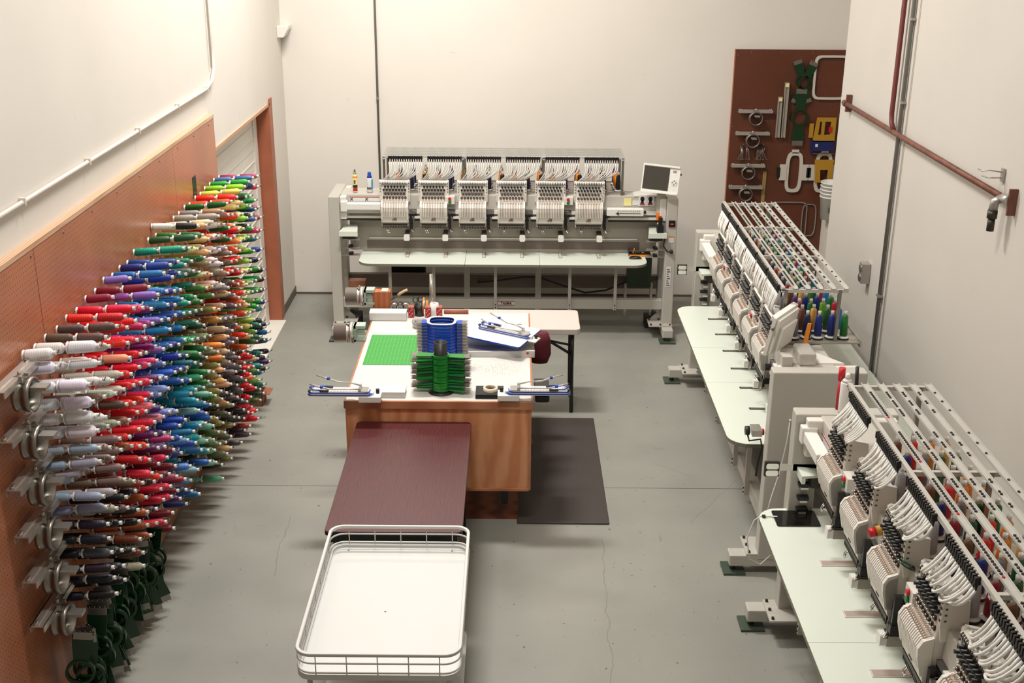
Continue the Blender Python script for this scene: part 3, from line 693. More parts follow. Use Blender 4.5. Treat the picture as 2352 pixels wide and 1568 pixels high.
o = thing('glue_stick', 'dark red capped stick standing behind the white spray can', 'marker', (1.765, 5.945, 1.345))
MB().cyl((0, 0, 0), (0, 0, .17), .016).build('barrel', 'red_sticker', o); MB().cyl((0, 0, .17), (0, 0, .24), .018).build('cap', 'red', o)
o = thing('tablet', 'black tablet lying on the far corner of the nearest machine table', 'tablet', (1.553, 5.785, .7605))
MB().prism(rrect(-.118, .118, -.085, .085, .010, 4), 0, .006, 'z').build('shell', 'dark_metal', o)
MB().prism(rrect(-.116, .116, -.083, .083, .009, 4), .006, .0075, 'z').build('screen', mat('tablet_glass', (22, 20, 20), .06), o)
o = thing('charging_cable', 'white charging cable running from the tablet over the table edge', 'cable', (1.43, 5.80, .762))
MB().tube([(0, .0, .004), (-.06, .01, .004), (-.10, .0, -.02), (-.135, -.02, -.12), (-.12, -.05, -.23), (-.06, -.06, -.26), (0.0, -.03, -.22)], .0032, 6).build('cord', 'tube', o)
MB().box(-.058, -.04, -.008, .008, .001, .012).build('cable_clip', 'black', o); MB().box(-.005, .025, -.005, .005, .001, .007).build('plug', 'tube', o)
o = thing('cord', 'thin white cord hanging down the end of the farther right machine', 'cable', (1.62, 6.455, 1.02))
MB().tube([(.02, .0, .02), (.012, -.01, -.1), (-.02, -.03, -.3), (-.06, -.05, -.45), (-.10, -.1, -.6)], .004, 6).build('cord', 'tube', o)
MB().cyl((.02, .01, .02), (.02, -.005, .035), .007).build('cord_end', 'tube', o)
o = thing('tool_tray', 'small dark tray of tools on the right end of the back machine table', 'tray', (1.20, 10.93, .762))
MB().box(-.10, .10, -.06, .06, 0, .004, 0).box(-.10, .10, -.064, -.06, 0, .018, 1).box(-.10, .10, .06, .064, 0, .02, 0).box(-.104, -.10, -.064, .064, 0, .05, 2).box(.10, .104, -.064, .064, 0, .02, 0).build('tray', ['dark_metal', 'orange', 'black'], o)
rr = random.Random(3); b = MB()
for i in range(12): x = rr.uniform(-.07, .08); y = rr.uniform(-.04, .04); a = rr.uniform(0, 3); b.cyl((x, y, .012), (x+.035*math.cos(a), y+.03*math.sin(a), .024), .004, n=6, mi=i % 2)
b.cyl((-.06, -.03, .01), (-.05, -.02, .07), .004, n=6, mi=2); b.build('small_tools', ['dkgreen', 'steel', 'orange'], o, kind='stuff')
o = thing('wire_coil', 'small coil of dark wire on the table beside the tool tray', 'wire', (1.15, 10.80, .764))
b = MB()
for i in range(5): b.tube([(p[0], p[1], .003+.003*i) for p in ell(.0, 0, .06-.004*i, .03, 20)], .002, 5, closed=True)
b.build('coil', 'dark_metal', o)
o = thing('utility_knife', 'orange and black utility knife standing at the end of the farther right machine', 'knife', (1.80, 6.90, 1.35))
MB().box(-.012, .012, -.008, .008, 0, .09, 0).prism([(-.012, .09), (.012, .09), (.016, .15), (-.006, .15)], -.008, .008, 'y', 0).build('handle', 'orange', o, rot=(0, .1, 0)); MB().box(.013, .02, -.009, .009, .06, .15).build('grip', 'black', o, rot=(0, .1, 0))
o = thing('crumpled_paper', 'crumpled white paper lying on the near end of the thread tray', 'paper', (2.03, 7.06, 1.357))
rr = random.Random(5); b = MB(); g = [(x, y, abs(rr.gauss(0.012, .012))) for x in (-.05, -.025, 0, .025, .05) for y in (-.04, -.02, 0, .02, .04)]
b.add(g, [(i*5+j, i*5+j+1, i*5+j+6, i*5+j+5) for i in range(4) for j in range(4)]); b.build('sheet', 'paper', o)
o = thing('mirror_disc', 'shiny green tinted disc held between two heads of the nearest machine', 'disc', (1.63, 4.32, 1.36))
MB().lathe([(.0, 0), (.045, 0), (.046, .002), (.0, .002)], 24, X=Matrix.Rotation(.5, 4, 'Y')).build('disc', 'mirror', o); MB().tube([(.045*math.cos(a*PI/12), .045*math.sin(a*PI/12), 0) for a in range(24)], .003, 5, closed=True, X=Matrix.Rotation(.5, 4, 'Y')).build('rim', 'dark_metal', o)

# under the back machine
o = thing('storage_case', 'black cloth case standing under the left side of the back machine', 'case', (-1.04, 11.40, .375))
MB().box(-.175, .175, -.08, .08, .0, .27).build('body', 'blackbox', o, bevel=.015); MB().tube([(-.06, -.085, .2), (-.05, -.1, .17), (.05, -.1, .17), (.06, -.085, .2)], .006).build('handle', 'black', o)
o = thing('plank', 'brown wooden plank lying across under the back machine', 'plank', (-.80, 11.37, .34))
MB().box(-.90, .89, -.09, .13, 0, .03).build('board', 'plank', o)

# ---------------------------------------------------------------- workbench and what is on it
BX0, BX1, BY0, BY1, BH = -1.075, .137, 7.05, 8.80, .90
wb = thing('workbench', 'plywood workbench with a white top in the middle of the room', 'workbench', ((BX0+BX1)/2, (BY0+BY1)/2, 0))
cx, cy = (BX0+BX1)/2, (BY0+BY1)/2
def L(x0, x1, y0, y1, z0, z1, nm, m, par=wb, bevel=0, label=None): return MB().box(x0-cx, x1-cx, y0-cy, y1-cy, z0, z1).build(nm, m, par, bevel=bevel, label=label)
wtop = mat('bench_laminate', (210, 207, 201), .4)
L(BX0+.012, BX1-.012, BY0+.012, BY1, .885, BH, 'worktop', wtop)
L(BX0, BX1, BY0-.004, BY0+.012, .848, .899, 'edge_strip', 'ply_edge'); L(BX0, BX0+.012, BY0+.012, BY1, .848, .899, 'edge_strip', 'ply_edge'); L(BX1-.012, BX1, BY0+.012, BY1, .848, .899, 'edge_strip', 'ply_edge')
L(BX0+.02, BX1-.02, BY0+.012, BY1, .85, .885, 'top_frame', 'ply_edge')
L(BX0+.012, BX1-.022, BY0+.012, BY0+.03, .275, .85, 'front_panel', 'ply')
L(BX0+.004, BX0+.022, BY0+.03, BY1, .275, .85, 'side_panel', 'ply'); L(BX1-.026, BX1-.008, BY0+.008, BY1, .265, .85, 'side_panel', 'ply_edge')
L(BX0+.012, BX1-.022, BY0+.0, BY0+.03, .262, .277, 'bottom_strip', 'ply_edge')
L(BX0+.10, .05, BY0+.10, BY1-.1, 0, .20, 'plinth', 'kick'); L(BX0+.10, .05, BY0+.09, BY0+.11, .205, .262, 'plinth_rail', 'kick'); L(-.06, -.02, BY0+.085, BY0+.0905, .12, .262, 'black_tag', 'black')
L(.128, .145, 7.10, 7.18, .50, .58, 'side_handle', 'dark_metal')
# crumbs of glue on the top
rr = random.Random(11); b = MB()
for i in range(420):
    x = rr.gauss(-.10, .10); y = rr.gauss(7.62, .07)
    if x > .11 or x < -.26: continue
    s_ = rr.uniform(.0008, .0018); b.box(x-s_, x+s_, y-s_, y+s_, BH, BH+.001)
o = b.build('sawdust', mat('crumb_brown', (190, 150, 116), .8)); o['kind'] = 'stuff'; tag(o, 'scattered brown crumbs on the white bench top', 'crumbs')
def at(x, y, z=BH): return (x, y, z)
o = thing('cutting_mat', 'green cutting mat with a yellow grid on the bench', 'cutting mat', at(-.853, 7.98))
MB().prism(rrect(-.177, .177, -.30, .30, .008, 3), 0, .003, 'z').build('mat_sheet', 'cutmat', o)
o = thing('foam_block', 'long white foam block at the back left of the bench', 'foam block', at(-.945, 8.64))
MB().prism(rrect(-.05, .05, 0, .07, .01, 3), -.14, .14, 'x', X=Matrix.Identity(4)).build('block', 'foam', o)
o = thing('wooden_post', 'upright reddish wooden post at the back left of the bench', 'wooden post', at(-1.02, 8.87, 0))
MB().box(-.068, .068, -.0, .09, 0, 1.04).build('post', 'block', o); MB().box(-.0, .05, .0, .07, 1.04, 1.052).build('masking_tape', 'tape', o)
def cap_jig(label, x, y, z):
    o = thing('cap_hoop_gauge', label, 'cap gauge', (x, y, z)); R_ = Matrix.Rotation(PI/2, 4, 'Y')
    MB().lathe([(.070, 0), (.070, .09), (.074, .09), (.074, .10), (.070, .10), (.070, .112), (.078, .112), (.078, .14), (.066, .14), (.066, 0)], 28, X=R_).build('drum', 'drum_silver', o)
    b = MB()
    for a in range(9):
        t = -.4+a*.35; b.cyl((.105, .072*math.sin(t), .072*math.cos(t)), (.105, .086*math.sin(t), .086*math.cos(t)), .007, n=6)
    b.box(.09, .11, -.03, .0, .068, .078); b.build('clips', 'steel', o)
    b = MB().box(.14, .225, -.045, .045, .045, .065).box(.14, .225, -.045, .045, -.055, -.04).box(.145, .16, -.045, .045, -.055, .065).box(.16, .23, -.02, .02, -.01, .012); b.build('clamp_bracket', mat('jig_green_grey', (172, 186, 174), .4), o)
    return o
cap_jig('silver cap hoop gauge clamped on top of the wooden post', -1.30, 8.90, .995)
cap_jig('silver cap hoop gauge clamped to the left bench side', -1.29, 8.18, .955)
o = thing('wood_offcut', 'short wooden offcut behind the upper silver cap gauge', 'wood block', (-1.50, 11.0, .475)); MB().box(-.07, .09, -.05, .05, -.115, .0).build('block', 'ply_edge', o)
# bundle of metallic ribbons
o = thing('sample_bundle', 'pile of silver and brown curled metallic strips on the bench', 'metal strips', at(-.875, 8.86, .74))
for i in range(4):
    for j in range(3):
        b = MB(); X = Matrix.Translation((-.06+.045*j+.015*(i % 2), 0, .04+.05*i)) @ Matrix.Rotation(.6, 4, 'Y') @ Matrix.Rotation(PI/2, 4, 'X')
        b.lathe([(.026, -.03), (.030, -.03), (.030, .03), (.026, .03)], 14, capa=False, capb=False, X=X); b.build('strip_coil', 'chrome' if (i+j) % 2 else 'dark_metal', o)
o = thing('pen_cup', 'black cup of scissors and markers at the back of the bench', 'pen cup', at(-.715, 8.73))
MB().lathe([(.036, 0), (.038, .09), (.034, .09), (.033, .01)], 18).build('cup', 'black', o)
def sub(nm, b, m, oo=None): return b.build(nm, m, oo)
o = thing('scissors', 'black handled scissors standing in the black pen cup', 'scissors', at(-.735, 8.73, BH+.02))
MB().tube([(-.01+.018*math.cos(a*PI/6), 0, .105+.022*math.sin(a*PI/6)) for a in range(12)], .005, 6, closed=True).build('handle', 'dkgreen', o); MB().tube([(.03+.018*math.cos(a*PI/6), 0, .11+.022*math.sin(a*PI/6)) for a in range(12)], .005, 6, closed=True).build('handle', 'black', o); MB().box(-.008, .0, -.002, .002, .0, .085).box(.016, .024, -.002, .002, 0, .09).build('blades', 'steel', o)
o = thing('marker', 'orange marker standing in the black pen cup', 'marker', at(-.69, 8.715, BH+.02)); MB().cyl((0, 0, 0), (.012, -.01, .13), .008, mi=0).cyl((.008, -.012, .06), (.016, -.014, .11), .007, mi=1).build('barrel', ['orange', 'paper'], o)
o = thing('marker', 'short orange marker on the right side of the cup', 'marker', at(-.655, 8.73, BH)); MB().cyl((0, 0, 0), (.0, 0, .12), .009).build('barrel', 'orange', o)
for (x, lab) in ((-.775, 'red and white patterned box left of the pen cup'), (-.645, 'red and white patterned box right of the pen cup'), (-.56, 'narrow red edged white box beside the white roll')):
    o = thing('small_box', lab, 'box', at(x, 8.70)); MB().box(-.022, .022, -.03, .03, 0, .085, 0).box(-.018, .018, -.0315, -.03, .0, .08, 1).build('carton', ['kraft', 'red_sticker'], o)
    b = MB(); [b.box(-.014+.01*(i % 3), -.008+.01*(i % 3), -.0325, -.0315, .008+.012*i, .013+.012*i) for i in range(6)]; b.build('print', 'paper', o)
o = thing('backing_roll', 'white standing roll of backing at the back of the bench', 'roll', at(-.598, 8.70))
MB().lathe([(.036, 0), (.033, .11), (.014, .112), (.013, .09)], 22, capb=True).build('roll', 'foam', o); MB().lathe([(.0135, .1125), (.0095, .1125)], 16, capa=False, capb=False).build('core', 'kraft', o)
o = thing('chrome_rod', 'upright chrome rod rising behind the bench', 'rod', at(-.635, 8.93, .74)); MB().cyl((0, 0, 0), (0, 0, .43), .014, n=14).build('rod', 'chrome', o); MB().cyl((0, 0, 0), (0, 0, .012), .04).build('rod_base', 'dark_metal', o)
o = thing('glass_jar', 'clear round jar with small white pieces on the bench', 'jar', at(-.695, 8.46))
MB().lathe([(.035, 0), (.052, .012), (.058, .05), (.056, .055), (.05, .05), (.047, .016), (.0, .01)], 24, capb=False).build('glass', 'clear', o)
b = MB(); rr = random.Random(2)
for i in range(24): a = rr.uniform(0, 6.3); q = rr.uniform(0, .035); b.box(q*math.cos(a)-.007, q*math.cos(a)+.007, q*math.sin(a)-.006, q*math.sin(a)+.006, .015+rr.uniform(0, .03), .022+rr.uniform(0.0, .035), mi=i % 2)
b.build('contents', ['paper', 'steel'], o, kind='stuff')
o = thing('screwdriver', 'awl with a light wooden handle leaning out beside the wooden post', 'screwdriver', (-.945, 8.90, 1.0)); MB().cyl((0, 0, -.03), (.05, 0, .005), .004, mi=0).build('shaft', 'dark_metal', o); MB().tube([(.05, 0, .005), (.07, 0, .022), (.10, 0, .04), (.125, 0, .052)], .011, 10).build('handle', 'wood_handle', o)
o = thing('paper_tube', 'thin brown cardboard tube lying at the back of the folding table', 'tube', (-.43, 8.78, .916)); MB().cyl((-.10, 0, 0), (.09, 0, 0), .016, n=14).build('tube', 'kraft', o)
# hoop stacks
def loop(cx_, cy_, a, bb, n=24, p=3.0):
    out = []
    for i in range(n):
        t = 2*PI*i/n; c_, s_ = math.cos(t), math.sin(t)
        out.append((cx_+a*math.copysign(abs(c_)**(2/p), c_), cy_+bb*math.copysign(abs(s_)**(2/p), s_)))
    return out
def hoop_meshes(col, a, bb, p, wing, name, white=False):
    b = MB(); b.frame(loop(0, 0, a, bb, 24, p), loop(0, 0, a-.011, bb-.011, 24, p), -.009, .009, 'z')
    r_ = b.mesh(name, col)
    wg = MB().prism([(a-.004, -.03), (wing, -.042), (wing, .042), (a-.004, .03)], -.003, .004, 'z').mesh('hoop_wing', col)
    b = MB()
    for s_ in (1,):
        x0, x1 = sorted((s_*(wing-.012), s_*(wing+.032))); b.box(x0, x1, -.036, .036, .001, .0035)
        for y in (-.03, -.01, .01, .03): b.cyl((s_*(wing+.03), y, .002), (s_*(wing+.040), y+.004, .002), .0016, n=5)
    return r_, wg, b.mesh('metal_bracket', 'steel')
HD = hoop_meshes('hoop_shade_green', .058, .058, 2.0, .155, 'shaded_green_hoop'); HB = hoop_meshes('hoop_blue', .10, .088, 3.2, .137, 'blue_hoop'); HG = hoop_meshes('hoop_green', .058, .058, 2.0, .155, 'green_hoop')
rim_me = MB().frame(loop(0, 0, .1005, .0885, 24, 3.2), loop(0, 0, .083, .071, 24, 3.2), .009, .013, 'z').mesh('hoop_rim', 'paper')
def hoop(kind, label, group, loc, rot):
    r_, wg, br = HB if kind == 'blue' else HG
    o = new('embroidery_hoop', r_, None, loc, rot); tag(o, label, 'embroidery hoop', group)
    for q in (0, PI): new('hoop_wing', wg, o, rot=(0, 0, q)); new('metal_bracket', br, o, rot=(0, 0, q))
    return o
nb = 15
for i in range(nb):
    z = BH+.012+i*.0222; rr = random.Random(i)
    o = hoop('blue', 'blue square hoop in the bench stack, %s' % ('topmost with a white rim' if i == nb-1 else '%s from the top' % order[nb-1-i]), 'blue square hoops stacked on the bench',
             (-.475+rr.uniform(-.002, .002), 7.66, z), (0, 0, -.05+rr.uniform(-.03, .03)))
    if i == nb-1: new('hoop_rim', rim_me, o)
o = thing('hoop_stand', 'black tube stand rising through the green hoop stack', 'stand', at(-.46, 7.215))
MB().lathe([(.085, 0), (.085, .008), (.06, .014)], 28).build('stand_base', 'black', o); MB().lathe([(.043, .01), (.043, .345), (.038, .345), (.038, .31)], 24, capb=True).build('stand_tube', 'black', o)
ng = 12
for i in range(ng):
    z = BH+.026+i*.0205; rr = random.Random(i+40)
    hoop('green', 'green round hoop in the bench stack, %s from the top' % (order[ng-1-i]) if i < ng-1 else 'topmost green round hoop of the bench stack', 'green round hoops stacked on the bench',
         (-.46, 7.215, z), (rr.uniform(-.04, .04), rr.uniform(-.05, .05), .02+rr.uniform(-.16, .16)))
# small things, front of the bench
o = thing('foam_pad', 'black foam pad on the front of the bench', 'foam pad', at(-.143, 7.17)); MB().box(-.09, .09, -.075, .075, 0, .03).build('pad', 'rubber', o); b = MB(); [b.box(-.09, .09, -.0765, -.075, .005+.007*i, .007+.007*i) for i in range(4)]; b.build('grooves', 'black', o)
o = thing('masking_tape', 'roll of masking tape lying on the black foam pad', 'tape roll', at(-.137, 7.17, BH+.03)); MB().lathe([(.047, 0), (.047, .022), (.035, .022), (.035, 0)], 28, capa=False, capb=False).build('tape', 'tape', o); MB().lathe([(.035, .021), (.033, .022), (.033, 0)], 28, capa=False, capb=False).build('core', 'gap', o)
o = thing('backing_stack', 'stack of white backing sheets at the front of the bench', 'sheet stack', at(-.79, 7.16))
for i in range(5): rr = random.Random(i); MB().box(-.105+rr.uniform(0, .003), .105-rr.uniform(0, .003), -.06, .06, .0005+.008*i, .008*i+.0076).build('sheet', 'paper', o)
def station(label, x, y, z, sx, rz=0.0, tilt=0.0, sc_=1.0, board=False):
    """hooping station; its arm points to -x (sx=1) or +x (sx=-1)"""
    o = thing('hooping_station', label, 'hooping station', (x, y, z), rz); o.rotation_euler = (0, tilt, rz); o.scale = (sc_,)*3
    F = lambda pts: [(p[0]*sx, p[1]) for p in pts]
    B3 = lambda pts: [(p[0]*sx, p[1], p[2]) for p in pts]
    def bx(bd, x0, x1, *a): u, v_ = sorted((x0*sx, x1*sx)); return bd.box(u, v_, *a)
    if board:
        bd = MB().prism(F(rrect(-.30, .20, -.21, .21, .02, 4)), -.012, -.002, 'z', 0).prism(F(rrect(-.298, .198, -.208, .208, .02, 4)), -.002, .0, 'z', 1); bd.build('base_board', ['hoop_blue', 'paper'], o)
    b = MB(); 
    b.prism(F(rrect(-.205, .205, -.045, .045, .03, 5)), .0, .006, 'z', 0).prism(F(rrect(-.205, .205, -.046, .046, .03, 5)), .006, .012, 'z', 1).prism(F(rrect(-.20, .19, -.044, .044, .03, 5)), .012, .018, 'z', 0).prism(F(rrect(-.20, .19, -.044, .044, .03, 5)), .018, .024, 'z', 1); b.prism(F(rrect(-.195, .185, -.042, .042, .03, 5)), .024, .030, 'z', 0)
    b.build('station_board', ['paper', 'hoop_blue'], o)
    b = MB()
    for i in range(11): bx(b, -.07+.019*i, -.0685+.019*i, -.035, .032, .030, .0307)
    for i in range(5): bx(b, -.17+.015*i, -.1685+.015*i, -.02, .018, .030, .0307)
    b.prism(F(ell(.02, 0, .008, .006, 10)), .030, .0312, 'z', 1); b.build('scale_marks', ['silver_dots', 'hoop_blue'], o)
    b = MB(); 
    for (x0, x1, y0, y1) in ((-.105, -.05, .02, .045), (-.125, -.07, -.045, -.02), (-.20, -.185, -.04, -.015), (-.20, -.185, .015, .04)): bx(b, x0, x1, y0, y1, .030, .038)
    b.build('corner_magnets', 'dark_metal', o)
    b = MB(); b.tube(B3([(-.06, .035, .036), (-.11, .038, .04), (-.17, .03, .04), (-.19, 0, .04), (-.17, -.03, .04), (-.12, -.036, .04)]), .0045, 6); b.build('hoop_guide', 'hoop_blue', o)
    b = MB(); bx(b, .115, .18, -.042, .042, .030, .034); bx(b, .12, .135, -.04, -.02, .034, .055); bx(b, .12, .135, .02, .04, .034, .055); b.build('arm_mount', 'clear', o)
    for (ey, ex) in ((.038, .0), (-.03, -.0)):
        a_ = MB(); a_.tube(B3([(.125, ey, .045), (.06, ey+.03, .05), (-.02, ey+.035, .052), (-.09+ex, ey+.04, .075), (-.16+ex, ey+.045, .095 if ey > 0 else .06)]) if ey > 0 else B3([(.125, ey, .045), (.05, ey, .045), (-.06, ey-.002, .045), (-.13, ey+.012, .055), (-.19, ey+.02, .072)]), .006, 6)
        ao = a_.build('holding_arm', 'clear', o)
        p = B3([(-.085, ey+.04, .075)])[0] if ey > 0 else B3([(-.115, ey+.008, .055)])[0]
        MB().lathe([(.0, -.01), (.011, -.007), (.012, .004), (.0, .01)], 10, X=Matrix.Translation(p)).build('arm_knob', 'blue', ao)
    bb = MB(); bx(bb, .12, .26, -.05, .05, -.04 if not board else -.012, -.0); bx(bb, .19, .215, -.02, .02, .0, .02); bb.build('support_rail', 'tube', o, bevel=.004)
    MB().cyl((.235*sx, .02, .0), (.235*sx, .02, .028), .012, n=8).build('clamp_screw', 'black', o)
    return o
station('blue and white hooping station overhanging the left front corner of the bench', -1.09, 7.03, .955, 1)
station('blue and white hooping station overhanging the right front corner of the bench', .17, 7.07, .955, -1)
station('large tilted hooping station on the right back of the bench', -.05, 8.03, 1.015, 1, -.40, .06, .98, True)
o = thing('board_rest', 'white shaped wooden rest under the tilted hooping station with a red dot', 'rest', at(-.08, 8.0))
MB().box(-.27, .24, -.16, .05, .0, .018).build('base', wtop, o)
MB().prism([(-.27, .018), (.24, .018), (.24, .08), (.15, .085), (.10, .04), (-.1, .04), (-.2, .07), (-.27, .08)], .03, .05, 'y').build('upright', wtop, o)
MB().prism([(-.27, .018), (.24, .018), (.24, .05), (-.27, .04)], -.16, -.145, 'y').build('upright', wtop, o); MB().cyl((.19, -.161, .034), (.19, -.164, .034), .009, n=14).build('red_dot', 'red', o)
for (x, y, z, r_, lab, w_, h_) in ((-.14, 8.62, .902, .1, 'white paper sheet lying at the back right of the bench', .14, .10), (-.42, 8.55, .902, -.05, 'printed paper sheet between the blue hoops and the tilted station', .11, .14), (-.03, 8.60, .904, .03, 'upper white paper sheet near the folding table', .10, .07)):
    o = thing('paper_sheet', lab, 'paper', (x, y, z), r_); MB().box(-w_, w_, -h_, h_, 0, .0006).build('sheet', 'paper', o)
    b = MB(); [b.box(-w_*.8, w_*(.6-.1*(i % 3)), h_*.7-.02*i, h_*.7-.02*i+.002, .0006, .0009) for i in range(6)]; b.build('print_lines', 'silver_dots', o)
# folding table
ft = thing('folding_table', 'off-white folding table with black legs behind the bench', 'folding table', (-.19, 9.12, 0))
MB().prism(rrect(-.73, .73, -.24, .24, .04, 5), .692, .74, 'z').build('tabletop', 'foldtop', ft, bevel=.006)
for sx in (-1, 1):
    for sy in (-1, 1):
        MB().tube([(sx*.67, sy*.17, .692), (sx*.67, sy*.17, .42), (sx*.675, sy*.17, .0)], .016, 10).build('leg', 'black', ft)
    MB().tube([(sx*.67, -.17, .5), (sx*.48, -.17, .62), (sx*.30, -.17, .69)], .012, 8).build('leg_brace', 'black', ft)
    MB().tube([(sx*.67, -.17, .58), (sx*.48, -.17, .62)], .010, 8).build('leg_brace', 'black', ft); MB().cyl((sx*.67, -.17, .12), (sx*.67, .17, .12), .011).build('leg_stretcher', 'black', ft)
o = thing('cloth_bag', 'maroon cloth bag hanging beside the bench under the tilted station', 'bag', (.21, 8.42, .88))
MB().lathe([(.01, -.25), (.06, -.24), (.085, -.17), (.08, -.06), (.06, .0)], 16, X=Matrix.Scale(.6, 4, (0, 1, 0))).build('bag_body', 'maroon', o); MB().tube([(-.055, -.05, -.0), (-.06, -.06, -.17), (-.085, -.06, -.20)], .012, 8).build('bag_hook', 'black', o)
o = thing('tool_pouch', 'black pouch hanging on the right side of the bench', 'pouch', (.20, 7.42, .80))
MB().prism(rrect(-.045, .05, -.15, .16, .02, 4), 0, .05, 'z').build('pouch_body', 'blackbox', o, bevel=.01); MB().prism(rrect(-.05, .05, -.155, .10, .02, 4), .05, .075, 'z').build('flap', 'black', o, bevel=.006)
# mahogany table
mt = thing('wood_grain_table', 'low dark red wood-grain table pushed against the bench front', 'table', (-.625, 6.33, 0))
MB().prism(rrect(-.368, .368, -.72, .715, .03, 4), .735, .757, 'z', 1).prism(rrect(-.366, .366, -.718, .713, .03, 4), .757, .76, 'z', 0).build('tabletop', ['mahog', 'black'], mt)
MB().box(-.34, .34, -.69, -.67, .68, .735).box(-.34, .34, .67, .69, .68, .735).box(-.34, -.32, -.67, .67, .68, .735).box(.32, .34, -.67, .67, .68, .735).build('apron', 'black', mt)
for a in (-.31, .31):
    for c_ in (-.64, .62): MB().box(a-.02, a+.02, c_-.02, c_+.02, 0, .735).build('leg', 'black', mt)
# white wire cart
ct = thing('wire_cart', 'white metal cart with a wire basket rim in the foreground', 'cart', (-.575, 4.955, 0))
cw, cl = .365, .572
def rloop(hw, hl, r_, z): return [(p[0], p[1], z) for p in rrect(-hw, hw, -hl, hl, r_, 7)]
b = MB(); b.frame(rrect(-cw, cw, -cl, cl, .075, 7), rrect(-cw+.016, cw-.016, -cl+.016, cl-.016, .06, 7), .835, .852, 'z'); b.build('basket_rim', 'cart', ct, bevel=.004)
for z in (.80, .752): MB().tube(rloop(cw-.006, cl-.006, .072, z), .0045, 6, closed=True).build('basket_rail', 'cart', ct)
for x in (-.27, -.135, 0, .135, .27):
    for s_ in (-1, 1): MB().tube([(x, s_*(cl-.008), .84), (x, s_*(cl-.008), .735)], .003, 6).build('basket_wire', 'cart', ct)
for y in (-.44, -.29, -.145, 0, .145, .29, .44):
    for s_ in (-1, 1): MB().tube([(s_*(cw-.008), y, .84), (s_*(cw-.008), y, .735)], .003, 6).build('basket_wire', 'cart', ct)
b = MB(); b.prism(rrect(-cw+.01, cw-.01, -cl+.01, cl-.01, .07, 7), .715, .728, 'z'); b.frame(rrect(-cw+.004, cw-.004, -cl+.004, cl-.004, .07, 7), rrect(-cw+.02, cw-.02, -cl+.02, cl-.02, .06, 7), .715, .742, 'z'); b.build('tray', 'cart', ct)
b = MB(); [b.cyl((x, y, .728), (x, y, .7288), .005, n=10) for (x, y) in ((-.27, .52), (.27, .52), (-.29, -.53), (.26, -.53), (-.02, -.05))]; b.build('rivets', 'silver_dots', ct)
for a in (-.31, .31):
    for c_ in (-.50, .50): MB().tube([(a, c_, .72), (a, c_, .07)], .012, 10).build('leg', 'cart', ct); MB().cyl((a-.012, c_, .035), (a+.012, c_, .035), .035, n=16).build('wheel', 'rubber', ct)
MB().prism(rrect(-cw+.02, cw-.02, -cl+.02, cl-.02, .06, 6), .22, .232, 'z').build('lower_shelf', 'cart', ct)
o = thing('floor_mat', 'dark brown anti-fatigue mat on the floor right of the bench', 'floor mat', (.348, 7.945, 0))
MB().prism([(-.305, -.865), (.312, -.865), (.312, .865), (-.305, .865)], 0, .012, 'z').build('mat_sheet', mat('mat_brown', (62, 54, 50), .65, bump=.4, bscale=90), o, bevel=.005)
o = thing('cardboard_box', 'small open cardboard box on the floor under the far threads', 'box', (-2.14, 9.10, 0)); MB().box(-.10, .10, -.08, .08, 0, .004).box(-.10, .10, -.08, -.076, 0, .11).box(-.10, .10, .076, .08, 0, .11).box(-.10, -.096, -.08, .08, 0, .11).box(.096, .10, -.08, .08, 0, .11).build('carton', 'cardboard', o); MB().box(.1, .16, -.07, .07, .10, .104, X=Matrix.Rotation(0, 4, 'Y')).build('flap', 'cardboard', o)

# ---------------------------------------------------------------- left pegboard and its thread spools
pb = thing('pegboard', 'long orange-brown pegboard along the left wall carrying the threads', 'pegboard', (-2.24, 6.5, 0))
for (y0, y1) in ((2.95, 5.383), (5.389, 7.80), (7.804, 8.95)):
    MB().box(-.008, .0, y0-6.5, y1-6.5, .02, 2.375).build('panel', 'peg_left', pb)
MB().box(-.04, .003, 2.95-6.5, 8.95-6.5, 2.376, 2.40).build('top_rail', 'top_rail', pb)
MB().box(-.04, -.008, 8.91-6.5, 8.95-6.5, .02, 2.376).build('end_batten', 'jamb', pb)
b = MB()
for i in range(14): b.cyl((.0, 3.2+.43*i-6.5, 2.345), (.004, 3.2+.43*i-6.5, 2.345), .006, n=8)
b.build('screws', 'steel', pb)
MB().box(.0, .003, 8.22-6.5, 8.31-6.5, 1.93, 2.08).build('black_tag', 'black', pb)

